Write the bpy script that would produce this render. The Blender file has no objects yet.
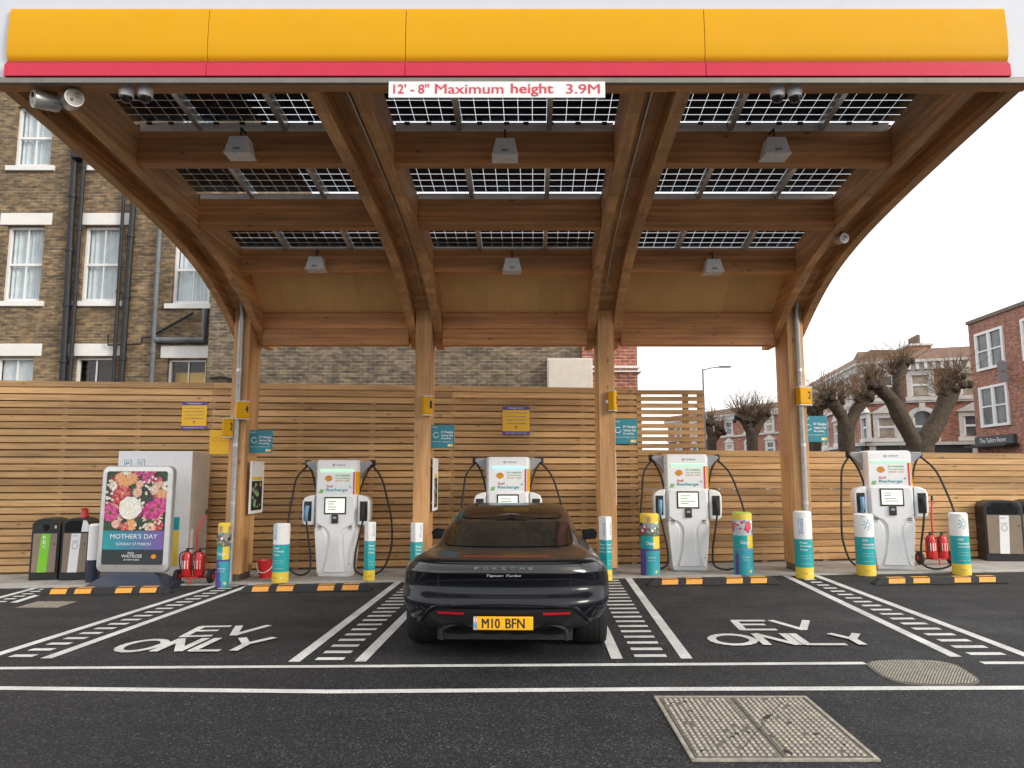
import bpy, bmesh, math, random
import numpy as np
from mathutils import Vector, Matrix
random.seed(7)
R = math.radians
scn = bpy.context.scene
COL = scn.collection
# ------------------------------------------------------------------ camera
F, PITCH, CAMZ = 740.0, R(7.16), 1.65
SP, CP = math.sin(PITCH), math.cos(PITCH)
cd = bpy.data.cameras.new('camera'); cam = bpy.data.objects.new('camera', cd); COL.objects.link(cam)
cam.location = (0, 0, CAMZ); cam.rotation_euler = (R(90)+PITCH, 0, 0)
cd.sensor_width = 36; cd.lens = F/1024*36; cd.clip_end = 2000; cd.clip_start = .05
scn.camera = cam
def ray(px, py):
    u = (px-512)/F; v = -(py-384)/F
    return u, CP - v*SP, SP + v*CP
def P(px, py, Y):
    u, y, z = ray(px, py)
    return Vector((u/y*Y, Y, CAMZ + z/y*Y))
def H(x, y):                                   # the forecourt rises gently to the right towards the fence
    return .016*(max(-14, min(14, x))+1)*max(0, min(1, (y-6)/6))
def G(px, py):
    u, y, z = ray(px, py); Y = 8
    for _ in range(30):
        Y = (H(u/y*Y, Y)-CAMZ)*y/z
    return Vector((u/y*Y, Y, H(u/y*Y, Y)))
PAV = .02                                      # paving lies a little above the asphalt
# ------------------------------------------------------------------ materials
MATS = {}
def nodes(name):
    m = bpy.data.materials.new(name); m.use_nodes = True
    nt = m.node_tree; b = nt.nodes['Principled BSDF']
    return m, nt, b
def N(nt, typ, **kw):
    n = nt.nodes.new(typ)
    for k, v in kw.items():
        if k in n.inputs.keys() if hasattr(n.inputs, 'keys') else False: n.inputs[k].default_value = v
        else: setattr(n, k, v)
    return n
def L(nt, a, b): nt.links.new(a, b)
def ramp(nt, fac, stops):
    r = nt.nodes.new('ShaderNodeValToRGB'); e = r.color_ramp.elements
    while len(e) < len(stops): e.new(.5)
    for i, (p, c) in enumerate(stops):
        e[i].position = p; e[i].color = (c[0], c[1], c[2], 1) if not isinstance(c, (int, float)) else (c, c, c, 1)
    L(nt, fac, r.inputs[0]); return r
def coords(nt, scale=(1, 1, 1)):
    t = nt.nodes.new('ShaderNodeTexCoord'); mp = nt.nodes.new('ShaderNodeMapping')
    mp.inputs['Scale'].default_value = scale; L(nt, t.outputs['Object'], mp.inputs[0]); return mp.outputs[0]
def noise(nt, vec, scale, detail=3, rough=.55):
    n = nt.nodes.new('ShaderNodeTexNoise'); n.inputs['Scale'].default_value = scale
    n.inputs['Detail'].default_value = detail; n.inputs['Roughness'].default_value = rough
    L(nt, vec, n.inputs['Vector']); return n.outputs['Fac']
def mixc(nt, fac, a, b, mode='MIX'):
    m = nt.nodes.new('ShaderNodeMix'); m.data_type = 'RGBA'; m.blend_type = mode
    for s, x in ((0, fac), (6, a), (7, b)):
        if isinstance(x, (int, float)): m.inputs[s].default_value = x
        elif isinstance(x, tuple): m.inputs[s].default_value = (x[0], x[1], x[2], 1)
        else: L(nt, x, m.inputs[s])
    return m.outputs[2]
def bump(nt, b, h, strength=.3, dist=.01):
    n = nt.nodes.new('ShaderNodeBump'); n.inputs['Strength'].default_value = strength
    n.inputs['Distance'].default_value = dist; L(nt, h, n.inputs['Height']); L(nt, n.outputs[0], b.inputs['Normal'])
def mat(name, col, rough=.5, metal=0, var=.12, scale=6, coat=0, emit=0, bmp=0):
    if name in MATS: return MATS[name]
    m, nt, b = nodes(name); c = coords(nt)
    f = noise(nt, c, scale, 4)
    r = ramp(nt, f, [(.3, tuple(x*(1-var) for x in col)), (.7, tuple(min(1, x*(1+var)) for x in col))])
    L(nt, r.outputs[0], b.inputs['Base Color'])
    r2 = ramp(nt, noise(nt, c, scale*3, 3), [(.3, max(0, rough-.08)), (.7, min(1, rough+.08))])
    L(nt, r2.outputs[0], b.inputs['Roughness'])
    b.inputs['Metallic'].default_value = metal; b.inputs['Coat Weight'].default_value = coat
    b.inputs['Coat Roughness'].default_value = .05
    if emit:
        b.inputs['Emission Color'].default_value = (*col, 1); b.inputs['Emission Strength'].default_value = emit
    if bmp: bump(nt, b, f, bmp, .03 if bmp > .5 else .01)
    MATS[name] = m; return m
def wood(name, axis, lo, hi, rough=.6, lam=0, isl=.35, grain=1.0, knots=True, blo=(.68, 1.18)):
    m, nt, b = nodes(name)
    s = [16*grain]*3; s['xyz'.index(axis)] = .7
    t = nt.nodes.new('ShaderNodeTexCoord'); geo = nt.nodes.new('ShaderNodeNewGeometry')
    off = nt.nodes.new('ShaderNodeVectorMath'); off.operation = 'SCALE'; off.inputs[0].default_value = (37, 53, 71)
    L(nt, geo.outputs['Random Per Island'], off.inputs['Scale'])
    add = nt.nodes.new('ShaderNodeVectorMath'); L(nt, t.outputs['Object'], add.inputs[0]); L(nt, off.outputs[0], add.inputs[1])
    mp = nt.nodes.new('ShaderNodeMapping'); mp.inputs['Scale'].default_value = s; L(nt, add.outputs[0], mp.inputs[0])
    f = noise(nt, mp.outputs[0], 1.6, 6, .65)
    r = ramp(nt, f, [(.28, lo), (.5, tuple((a*.45+c*.55) for a, c in zip(lo, hi))), (.75, hi)])
    col = r.outputs[0]
    s2 = [2.0]*3; s2['xyz'.index(axis)] = .35
    mp2 = nt.nodes.new('ShaderNodeMapping'); mp2.inputs['Scale'].default_value = s2; L(nt, add.outputs[0], mp2.inputs[0])
    bl_ = ramp(nt, noise(nt, mp2.outputs[0], 1.5, 4), [(.3, blo[0]), (.7, blo[1])])
    col = mixc(nt, 1.0, col, bl_.outputs[0], 'MULTIPLY')
    if isl:
        ri = ramp(nt, geo.outputs['Random Per Island'], [(0, (1-isl, 1-isl*1.1, 1-isl*1.2)), (1, (1+isl*.5, 1+isl*.45, 1+isl*.4))])
        col = mixc(nt, 1.0, col, ri.outputs[0], 'MULTIPLY')
    if lam:                                    # glued laminations: one tone per board
        sx = nt.nodes.new('ShaderNodeSeparateXYZ'); L(nt, t.outputs['Object'], sx.inputs[0])
        d = nt.nodes.new('ShaderNodeMath'); d.operation = 'DIVIDE'; d.inputs[1].default_value = lam; L(nt, sx.outputs[2], d.inputs[0])
        fl = nt.nodes.new('ShaderNodeMath'); fl.operation = 'FLOOR'; L(nt, d.outputs[0], fl.inputs[0])
        w = nt.nodes.new('ShaderNodeTexWhiteNoise'); w.noise_dimensions = '1D'; L(nt, fl.outputs[0], w.inputs['W'])
        lr = ramp(nt, w.outputs[0], [(0, (.72, .68, .64)), (1, (1.12, 1.1, 1.08))])
        col = mixc(nt, .85, col, lr.outputs[0], 'MULTIPLY')
    if knots:
        s3 = [5.0]*3; s3['xyz'.index(axis)] = 2.2
        mp3 = nt.nodes.new('ShaderNodeMapping'); mp3.inputs['Scale'].default_value = s3; L(nt, add.outputs[0], mp3.inputs[0])
        v = nt.nodes.new('ShaderNodeTexVoronoi'); v.inputs['Scale'].default_value = 1.0; L(nt, mp3.outputs[0], v.inputs['Vector'])
        kr = ramp(nt, v.outputs['Distance'], [(.05, .35), (.13, 1)])
        col = mixc(nt, .8, col, kr.outputs[0], 'MULTIPLY')
    L(nt, col, b.inputs['Base Color']); b.inputs['Roughness'].default_value = rough
    bump(nt, b, f, .25, .004)
    MATS[name] = m; return m
def brick(name, c1, c2, mortar, rot=False, blotch=(.55, 1.25), spot=None):
    m, nt, b = nodes(name)
    t = nt.nodes.new('ShaderNodeTexCoord'); sx = nt.nodes.new('ShaderNodeSeparateXYZ'); L(nt, t.outputs['Object'], sx.inputs[0])
    ad = nt.nodes.new('ShaderNodeMath'); L(nt, sx.outputs[0], ad.inputs[0]); L(nt, sx.outputs[1], ad.inputs[1])
    cx = nt.nodes.new('ShaderNodeCombineXYZ'); L(nt, ad.outputs[0], cx.inputs[0]); L(nt, sx.outputs[2], cx.inputs[1])
    bt = nt.nodes.new('ShaderNodeTexBrick'); L(nt, cx.outputs[0], bt.inputs['Vector'])
    for k, v in (('Scale', 1), ('Mortar Size', .009), ('Mortar Smooth', .2), ('Bias', 0), ('Brick Width', .225), ('Row Height', .075)): bt.inputs[k].default_value = v
    bt.inputs['Color1'].default_value = (*c1, 1); bt.inputs['Color2'].default_value = (*c2, 1); bt.inputs['Mortar'].default_value = (*mortar, 1)
    nz = ramp(nt, noise(nt, cx.outputs[0], 1.1, 5, .6), [(.3, blotch[0]), (.7, blotch[1])])
    col = mixc(nt, .8, bt.outputs['Color'], nz.outputs[0], 'MULTIPLY')
    mp = nt.nodes.new('ShaderNodeMapping'); mp.inputs['Scale'].default_value = (4.4, 13.3, 1); L(nt, cx.outputs[0], mp.inputs[0])
    n2 = ramp(nt, noise(nt, mp.outputs[0], 1, 2), [(.35, .45), (.65, 1.35)])
    col = mixc(nt, .75, col, n2.outputs[0], 'MULTIPLY')
    if spot:
        s_ = ramp(nt, noise(nt, mp.outputs[0], .7, 2), [(.52, 0), (.62, 1)])
        col = mixc(nt, s_.outputs[0], col, mixc(nt, .5, col, spot))
    L(nt, col, b.inputs['Base Color']); b.inputs['Roughness'].default_value = .85
    bump(nt, b, bt.outputs['Fac'], -.4, .01)
    MATS[name] = m; return m
def asphalt():
    m, nt, b = nodes('asphalt'); c = coords(nt)
    big = ramp(nt, noise(nt, c, .35, 4), [(.3, .8), (.7, 1.15)])
    mid = ramp(nt, noise(nt, c, 3.0, 5, .7), [(.3, .85), (.7, 1.15)])
    v = nt.nodes.new('ShaderNodeTexVoronoi'); v.inputs['Scale'].default_value = 95; L(nt, c, v.inputs['Vector'])
    sp = ramp(nt, v.outputs['Color'], [(.2, (.008, .009, .011)), (.75, (.024, .025, .028)), (.95, (.10, .10, .10))])
    col = mixc(nt, 1.0, sp.outputs[0], big.outputs[0], 'MULTIPLY'); col = mixc(nt, 1.0, col, mid.outputs[0], 'MULTIPLY')
    gr = ramp(nt, noise(nt, c, 45, 3, .7), [(.35, .6), (.65, 1.5)]); col = mixc(nt, .8, col, gr.outputs[0], 'MULTIPLY')
    st = ramp(nt, noise(nt, c, 7, 2), [(.70, 0), (.78, 1)])       # small pale specks of grit
    col = mixc(nt, st.outputs[0], col, mixc(nt, .35, col, (.16, .16, .15)))
    oil = ramp(nt, noise(nt, c, 1.1, 5, .6), [(.60, 1), (.70, .55)]); col = mixc(nt, 1.0, col, oil.outputs[0], 'MULTIPLY')     # oil and damp stains
    drip = nt.nodes.new('ShaderNodeTexVoronoi'); drip.inputs['Scale'].default_value = 2.3; L(nt, c, drip.inputs['Vector'])
    dr = ramp(nt, drip.outputs['Distance'], [(.03, .35), (.09, 1)]); col = mixc(nt, .7, col, dr.outputs[0], 'MULTIPLY')
    tm_ = nt.nodes.new('ShaderNodeMapping'); tm_.inputs['Scale'].default_value = (.16, 1.6, 1); L(nt, c, tm_.inputs[0])
    trk = ramp(nt, noise(nt, tm_.outputs[0], 1.4, 4, .6), [(.35, .78), (.65, 1.25)]); col = mixc(nt, .8, col, trk.outputs[0], 'MULTIPLY')   # wheel-worn bands along the drive
    L(nt, col, b.inputs['Base Color'])
    rr = ramp(nt, noise(nt, c, 1.3, 4), [(.3, .62), (.7, .85)]); L(nt, rr.outputs[0], b.inputs['Roughness'])
    bump(nt, b, v.outputs['Distance'], .5, .008)
    b.inputs['Specular IOR Level'].default_value = .35
    MATS['asphalt'] = m
def paint():
    m, nt, b = nodes('road_paint'); c = coords(nt)
    n1 = ramp(nt, noise(nt, c, 60, 6, .75), [(.36, 0), (.45, 1)])
    n2 = ramp(nt, noise(nt, c, 2.5, 4), [(.3, (.5, .5, .49)), (.7, (.78, .78, .76))])
    col = mixc(nt, n1.outputs[0], (.16, .16, .16), n2.outputs[0])
    L(nt, col, b.inputs['Base Color']); b.inputs['Roughness'].default_value = .7
    MATS['road_paint'] = m
def paving():
    m, nt, b = nodes('paving'); c = coords(nt)
    bt = nt.nodes.new('ShaderNodeTexBrick'); L(nt, c, bt.inputs['Vector'])
    for k, v in (('Scale', 1), ('Mortar Size', .006), ('Brick Width', .9), ('Row Height', .6), ('Bias', 0)): bt.inputs[k].default_value = v
    bt.inputs['Color1'].default_value = (.33, .31, .28, 1); bt.inputs['Color2'].default_value = (.40, .38, .345, 1); bt.inputs['Mortar'].default_value = (.14, .13, .12, 1)
    nz = ramp(nt, noise(nt, c, 2.2, 6, .65), [(.3, .72), (.7, 1.15)])
    col = mixc(nt, 1.0, bt.outputs['Color'], nz.outputs[0], 'MULTIPLY')
    L(nt, col, b.inputs['Base Color']); b.inputs['Roughness'].default_value = .8
    MATS['paving'] = m
def glass(name, tint, refl=.12, rough=.03, see=.85):
    m, nt, b = nodes(name); nt.nodes.remove(b); out = nt.nodes['Material Output']
    tr = nt.nodes.new('ShaderNodeBsdfTransparent'); tr.inputs[0].default_value = (*tint, 1)
    gl = nt.nodes.new('ShaderNodeBsdfGlossy'); gl.inputs['Roughness'].default_value = rough
    fr = nt.nodes.new('ShaderNodeLayerWeight'); fr.inputs['Blend'].default_value = .5
    pw = nt.nodes.new('ShaderNodeMath'); pw.operation = 'POWER'; pw.inputs[1].default_value = 5; L(nt, fr.outputs['Facing'], pw.inputs[0])
    ml = nt.nodes.new('ShaderNodeMath'); ml.operation = 'MULTIPLY'; ml.inputs[1].default_value = .6; L(nt, pw.outputs[0], ml.inputs[0])
    ad = nt.nodes.new('ShaderNodeMath'); ad.use_clamp = True; ad.inputs[1].default_value = refl; L(nt, ml.outputs[0], ad.inputs[0])
    mx = nt.nodes.new('ShaderNodeMixShader'); L(nt, ad.outputs[0], mx.inputs[0]); L(nt, tr.outputs[0], mx.inputs[1]); L(nt, gl.outputs[0], mx.inputs[2])
    L(nt, mx.outputs[0], out.inputs[0]); MATS[name] = m; return m
asphalt(); paint(); paving()
wood('larch_slat', 'x', (.37, .205, .082), (.72, .46, .215), .65, isl=.30, blo=(.78, 1.12))
wood('glulam_x', 'x', (.48, .205, .075), (.82, .41, .165), .55, lam=.045, isl=.1)
wood('glulam_y', 'y', (.50, .245, .10), (.82, .47, .215), .55, lam=.045, isl=.08)
wood('glulam_z', 'z', (.48, .235, .09), (.80, .465, .205), .55, isl=.1, grain=.8)
wood('plywood', 'z', (.68, .40, .15), (.84, .52, .215), .6, isl=.08, grain=1.6, knots=False, blo=(.93, 1.05))
brick('stock_brick', (.31, .205, .10), (.155, .105, .06), (.27, .225, .165), spot=(.05, .04, .035), blotch=(.5, 1.2))
brick('grey_stock_brick', (.23, .175, .11), (.115, .092, .066), (.27, .235, .185), spot=(.045, .042, .042), blotch=(.5, 1.2))
brick('red_brick', (.42, .13, .075), (.30, .09, .055), (.45, .36, .30))
brick('terrace_brick', (.44, .17, .11), (.33, .125, .08), (.33, .25, .2), blotch=(.8, 1.15))
brick('estate_brick', (.42, .17, .115), (.33, .13, .09), (.3, .22, .18), blotch=(.8, 1.15))
W = lambda: mat('white_gloss', (.80, .81, .83), .35, var=.03)
mat('white_render', (.74, .74, .72), .7, var=.06, scale=3)
mat('upvc', (.78, .78, .78), .4, var=.03)
mat('stucco', (.62, .61, .58), .8, var=.1, scale=4)
mat('fascia_crimson', (.36, .008, .02), .4, var=.03)
mat('fascia_yellow', (.72, .36, .004), .6, var=.015, scale=2).node_tree.nodes['Principled BSDF'].inputs['Specular IOR Level'].default_value = .2
mat('fascia_red', (.60, .035, .075), .5, var=.03).node_tree.nodes['Principled BSDF'].inputs['Specular IOR Level'].default_value = .25
mat('fascia_white', (.58, .62, .69), .4, var=.02)
mat('galvanised', (.55, .57, .58), .38, .75, var=.12, scale=14)
mat('rail_pale', (.84, .86, .87), .4, 0, var=.08, scale=10)
mat('grey_steel', (.20, .19, .17), .45, .7, var=.1)
mat('aluminium', (.62, .62, .60), .35, .6, var=.06)
mat('black_plastic', (.018, .018, .02), .45, var=.15)
mat('black_rubber', (.022, .022, .024), .75, var=.25, scale=20, bmp=.15)
mat('black_gloss', (.006, .006, .008), .12, coat=.5)
mat('dark_navy', (.020, .030, .055), .4, var=.12)
mat('charger_white', (.80, .81, .83), .3, var=.03, scale=3, coat=.2)
mat('charger_grey', (.30, .31, .33), .45, var=.08)
mat('teal', (.012, .36, .385), .45, var=.05)
mat('sign_teal', (.02, .23, .31), .45, var=.05)
mat('sign_yellow', (.85, .50, .015), .45, var=.05)
mat('band_yellow', (.80, .58, .06), .5, var=.06)
mat('ink_white', (.82, .83, .84), .5, var=.02)
mat('print_moss', (.10, .16, .12), .5, var=.5, scale=30)
mat('print_pale', (.50, .54, .58), .5, var=.3, scale=20)
mat('petal_red', (.45, .03, .06), .5, var=.2, scale=40)
mat('ink_black', (.012, .012, .012), .5)
mat('ink_red', (.66, .06, .09), .5)
mat('ink_orange', (.85, .28, .02), .5)
mat('ink_teal', (.03, .33, .40), .5)
mat('ink_blue', (.12, .30, .50), .5)
mat('ink_purple', (.10, .06, .30), .5)
mat('ink_green', (.22, .48, .18), .5)
mat('ink_grey', (.30, .33, .35), .5)
mat('ink_skin', (.45, .27, .19), .5)
mat('lime', (.19, .55, .03), .5, var=.05)
mat('taupe', (.24, .19, .145), .6, var=.08)
mat('beige_panel', (.62, .58, .52), .6, var=.06)
mat('signal_red', (.55, .018, .022), .3, var=.08, coat=.3)
mat('reflector_orange', (.85, .37, .05), .5, var=.12, scale=40)
mat('iron', (.37, .34, .28), .6, .3, var=.3, scale=18, bmp=.3)
mat('iron_lid', (.15, .14, .12), .75, .3, var=.4, scale=12)
mat('iron_dark', (.05, .048, .045), .7, .3, var=.3, scale=18)
mat('steel_grate', (.17, .16, .15), .6, .3, var=.3)
mat('solar_cell', (.008, .012, .03), .35, var=.3, scale=3)
mat('bark', (.060, .043, .028), .9, var=.35, scale=9, bmp=.8)
mat('twig', (.17, .115, .065), .9, var=.3)
mat('slate', (.16, .13, .11), .7, var=.2, scale=8)
mat('roof_tile', (.20, .125, .09), .8, var=.2, scale=8)
mat('pipe_black', (.012, .014, .017), .6, var=.2)
mat('pipe_grey', (.13, .145, .165), .5, var=.25, scale=5)
mat('curtain', (.62, .68, .72), .9, var=.1)
mat('room_dark', (.03, .025, .02), .9, var=.4)
mat('shop_dark', (.05, .055, .06), .5, var=.3)
mat('window_dark', (.10, .11, .12), .08, var=.5, scale=2)
mat('window_warm', (.38, .33, .25), .25, var=.35, scale=2)
mat('screen', (.62, .66, .55), .3, emit=.55, var=.1, scale=30)
mat('led_green', (.25, .85, .32), .3, emit=.9)
mat('led_blue', (.22, .72, .9), .3, emit=.9)
mat('tyre', (.015, .015, .016), .8, var=.2)
mat('rim', (.10, .10, .11), .3, .8)
mat('lamp_red', (.45, .012, .02), .15, coat=.6)
mat('dull_red', (.16, .008, .012), .2)
mat('plate_yellow', (.85, .43, .01), .4, var=.03)
mat('car_trim', (.014, .014, .015), .38, var=.1)
mat('car_glass', (.003, .003, .004), .06, var=.1, coat=0).node_tree.nodes['Principled BSDF'].inputs['Specular IOR Level'].default_value = .1
mat('chrome', (.75, .76, .78), .15, .9)
m, nt, b = nodes('car_paint'); b.inputs['Base Color'].default_value = (.008, .009, .012, 1); b.inputs['Metallic'].default_value = 0; b.inputs['Specular IOR Level'].default_value = .2
b.inputs['Roughness'].default_value = .28; b.inputs['Coat Weight'].default_value = .5; b.inputs['Coat Tint'].default_value = (.72, .84, 1, 1); b.inputs['Coat Roughness'].default_value = .03  # the blue of sky highlights is put into the coat tint
fl = ramp(nt, noise(nt, coords(nt), 900, 1), [(.4, (.003, .003, .005)), (.7, (.006, .007, .011))]); L(nt, fl.outputs[0], b.inputs['Base Color']); MATS['car_paint'] = m
glass('window_glass', (.93, .95, .95), .06)
glass('panel_glass', (.72, .75, .78), .02)
M_ = lambda n: MATS[n]
# ------------------------------------------------------------------ mesh builder
class MB:
    def __init__(s): s.v = []; s.f = []; s.m = []; s.mats = []
    def mi(s, name):
        if name not in s.mats: s.mats.append(name)
        return s.mats.index(name)
    def add(s, vs, fs, m):
        o = len(s.v); i = s.mi(m); s.v += [tuple(v) for v in vs]
        for f in fs: s.f.append([o+k for k in f]); s.m.append(i)
        return s
    def box(s, c, d, m, rot=None):
        x, y, z = (k/2 for k in d); vs = [Vector((a*x, b_*y, e*z)) for a in (-1, 1) for b_ in (-1, 1) for e in (-1, 1)]
        if rot: vs = [rot @ v for v in vs]
        c = Vector(c); vs = [v+c for v in vs]
        return s.add(vs, [(0, 1, 3, 2), (4, 6, 7, 5), (0, 4, 5, 1), (2, 3, 7, 6), (0, 2, 6, 4), (1, 5, 7, 3)], m)
    def bx(s, x0, x1, y0, y1, z0, z1, m): return s.box(((x0+x1)/2, (y0+y1)/2, (z0+z1)/2), (x1-x0, y1-y0, z1-z0), m)
    def quad(s, pts, m): return s.add(pts, [tuple(range(len(pts)))], m)
    def prism(s, poly, ext, m):               # poly: list of 3D points, ext: vector
        n = len(poly); e = Vector(ext); vs = [Vector(p) for p in poly]+[Vector(p)+e for p in poly]
        fs = [tuple(range(n))[::-1], tuple(range(n, 2*n))]+[(i, (i+1) % n, n+(i+1) % n, n+i) for i in range(n)]
        return s.add(vs, fs, m)
    def tube(s, pts, r, m, seg=8, caps=True):
        pts = [Vector(p) for p in pts]; n = len(pts); rr = r if isinstance(r, (list, tuple)) else [r]*n
        vs = []; fs = []; up = None
        for i, p in enumerate(pts):
            t = (pts[min(i+1, n-1)]-pts[max(i-1, 0)]).normalized()
            if up is None:
                up = Vector((0, 0, 1)) if abs(t.z) < .9 else Vector((1, 0, 0))
            a = t.cross(up).normalized(); up = a.cross(t).normalized()
            for k in range(seg):
                th = 2*math.pi*k/seg; vs.append(p+(a*math.cos(th)+up*math.sin(th))*rr[i])
        for i in range(n-1):
            for k in range(seg): fs.append((i*seg+k, i*seg+(k+1) % seg, (i+1)*seg+(k+1) % seg, (i+1)*seg+k))
        if caps: fs += [tuple(range(seg))[::-1], tuple(range((n-1)*seg, n*seg))]
        return s.add(vs, fs, m)
    def lathe(s, prof, m, c=(0, 0, 0), seg=24, axis='z', caps=True, matf=None):
        vs = []; n = len(prof)
        for r, z in prof:
            for k in range(seg):
                a = 2*math.pi*k/seg; p = (r*math.cos(a), r*math.sin(a), z)
                if axis == 'x': p = (z, p[0], p[1])
                if axis == 'y': p = (p[0], z, p[1])
                vs.append(Vector(p)+Vector(c))
        o = len(s.v); s.v += [tuple(v) for v in vs]
        for i in range(n-1):
            for k in range(seg):
                s.f.append([o+j for j in (i*seg+k, i*seg+(k+1) % seg, (i+1)*seg+(k+1) % seg, (i+1)*seg+k)])
                s.m.append(s.mi(matf(2*math.pi*(k+.5)/seg, (prof[i][1]+prof[i+1][1])/2) if matf else m))
        if caps:
            i = s.mi(m)
            s.f.append([o+k for k in range(seg)][::-1]); s.m.append(i)
            s.f.append([o+(n-1)*seg+k for k in range(seg)]); s.m.append(i)
        return s
    def grid(s, fn, nu, nv, m):               # fn(i/nu, j/nv) -> point
        vs = [fn(i/nu, j/nv) for i in range(nu+1) for j in range(nv+1)]
        fs = [(i*(nv+1)+j, (i+1)*(nv+1)+j, (i+1)*(nv+1)+j+1, i*(nv+1)+j+1) for i in range(nu) for j in range(nv)]
        return s.add(vs, fs, m)
    def text(s, txt, x0, z0, w, h, y, m, fn=None, bold=.0, shear=0, cell=False):
        # lettering in the XZ plane facing -Y, fitted to the box (x0, z0, w, h); fn remaps (x, y, z)
        key = (txt, bold, shear)
        if key not in TXT:
            cu = bpy.data.curves.new('lettering', 'FONT'); cu.body = txt; cu.size = 1; cu.resolution_u = 3; cu.offset = 0 if any(k_ in txt for k_ in 'MWN') else min(bold, .011); cu.shear = shear
            cu.align_x = 'LEFT'
            o = bpy.data.objects.new('lettering', cu); COL.objects.link(o)
            dg = bpy.context.evaluated_depsgraph_get(); dg.update()
            me = bpy.data.meshes.new_from_object(o.evaluated_get(dg))
            TXT[key] = ([tuple(v.co) for v in me.vertices], [tuple(p.vertices) for p in me.polygons])
            bpy.data.objects.remove(o); bpy.data.curves.remove(cu); bpy.data.meshes.remove(me)
        vs, fs = TXT[key]
        if not vs: return s
        a = min(v[0] for v in vs); b_ = max(v[0] for v in vs); c = min(v[1] for v in vs); d = max(v[1] for v in vs)
        if w is None: w = h*(b_-a)/(d-c)
        dx = bold*h*1.0 if any(k_ in txt for k_ in 'MWN') else max(0, bold-.011)*h*1.1
        for i, o_ in enumerate((0, -1, 1) if dx > 0 and not fn else (0,)):
            out = [(x0+(v[0]-a)/(b_-a)*w+o_*dx, y-.0003*i, z0+(v[1]-c)/(d-c)*h) for v in vs]
            if fn: out = [fn(*p) for p in out]
            s.add(out, fs, m)
        return s
    def build(s, name, parent=None, org=None, smooth=35, bevel=0, seg=2, loc=None):
        o0 = Vector(org) if org is not None else Vector((0, 0, 0))
        me = bpy.data.meshes.new(name); me.from_pydata([tuple(Vector(v)-o0) for v in s.v], [], s.f)
        for n in s.mats: me.materials.append(M_(n))
        me.polygons.foreach_set('material_index', s.m); me.update(); me.validate()
        bm = bmesh.new(); bm.from_mesh(me); bmesh.ops.recalc_face_normals(bm, faces=bm.faces); bm.to_mesh(me); bm.free()
        if smooth: me.shade_smooth(); me.set_sharp_from_angle(angle=R(smooth))
        o = bpy.data.objects.new(name, me); COL.objects.link(o)
        if parent: o.parent = parent
        if loc is not None: o.location = loc
        if bevel:
            md = o.modifiers.new('bevel', 'BEVEL'); md.width = bevel; md.segments = seg; md.limit_method = 'ANGLE'; md.angle_limit = R(40)
        return o
TXT = {}
def thing(name, label, cat, loc=(0, 0, 0), rz=0, group=None):
    o = bpy.data.objects.new(name, None); COL.objects.link(o); o.empty_display_size = .1
    o.location = loc; o.rotation_euler = (0, 0, rz); return tag(o, label, cat, group)
def tag(o, label, cat, group=None):
    o['label'] = label; o['category'] = cat
    if group: o['group'] = group
    return o
def dup(root, loc, label, group=None, rz=None):
    r = root.copy(); COL.objects.link(r); r.location = loc; r['label'] = label
    if rz is not None: r.rotation_euler = (0, 0, rz)
    if group: r['group'] = group
    def rec(a, b_):
        for ch in list(a.children):
            c = ch.copy(); COL.objects.link(c); c.parent = b_; rec(ch, c)
    rec(root, r); return r
def structure(o): o['kind'] = 'structure'; return o
def curve(pts, n):                            # smooth curve through 2D/3D points
    p = np.array(pts, float); d = np.r_[0, np.cumsum(np.linalg.norm(np.diff(p, axis=0), axis=1))]
    t = np.linspace(0, d[-1], n); m = np.gradient(p, d, axis=0); out = []
    for q in t:
        i = min(len(d)-2, max(0, np.searchsorted(d, q)-1)); h = d[i+1]-d[i]; s = (q-d[i])/h
        out.append((2*s**3-3*s**2+1)*p[i]+(s**3-2*s**2+s)*h*m[i]+(-2*s**3+3*s**2)*p[i+1]+(s**3-s**2)*h*m[i+1])
    return [tuple(x) for x in out]
# ------------------------------------------------------------------ light
SUN_EL, SUN_AZ = R(23), R(122)                 # azimuth measured from +Y (view direction) towards +X
w = bpy.data.worlds.new('World'); scn.world = w; w.use_nodes = True; nt = w.node_tree
bg = nt.nodes['Background']; sky = nt.nodes.new('ShaderNodeTexSky'); sky.sky_type = 'NISHITA'; sky.sun_disc = False
sky.sun_elevation = SUN_EL; sky.sun_rotation = SUN_AZ; sky.dust_density = 3.0; sky.air_density = 1.0
tc = nt.nodes.new('ShaderNodeTexCoord'); cm = nt.nodes.new('ShaderNodeMapping'); cm.inputs['Scale'].default_value = (1.2, 1.2, 3.5); L(nt, tc.outputs['Generated'], cm.inputs[0])
cl = ramp(nt, noise(nt, cm.outputs[0], 1.6, 6, .6), [(.25, .72), (.6, .93)])
cloud = mixc(nt, cl.outputs[0], sky.outputs[0], (8.75, 8.6, 8.5))
L(nt, cloud, bg.inputs[0]); bg.inputs[1].default_value = .10
sl = bpy.data.lights.new('sun', 'SUN'); sl.energy = 1.2; sl.angle = R(18); sl.color = (1, .93, .82)
so = bpy.data.objects.new('sun', sl); COL.objects.link(so)
dirv = Vector((math.sin(SUN_AZ)*math.cos(SUN_EL), math.cos(SUN_AZ)*math.cos(SUN_EL), math.sin(SUN_EL)))
so.rotation_euler = dirv.to_track_quat('Z', 'Y').to_euler(); so.location = (0, 0, 30)
scn.view_settings.view_transform = 'Standard'; scn.view_settings.look = 'None'; scn.view_settings.gamma = 1
scn.view_settings.exposure = .92
scn.cycles.use_denoising = True; scn.cycles.max_bounces = 8; scn.cycles.transparent_max_bounces = 12
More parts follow.
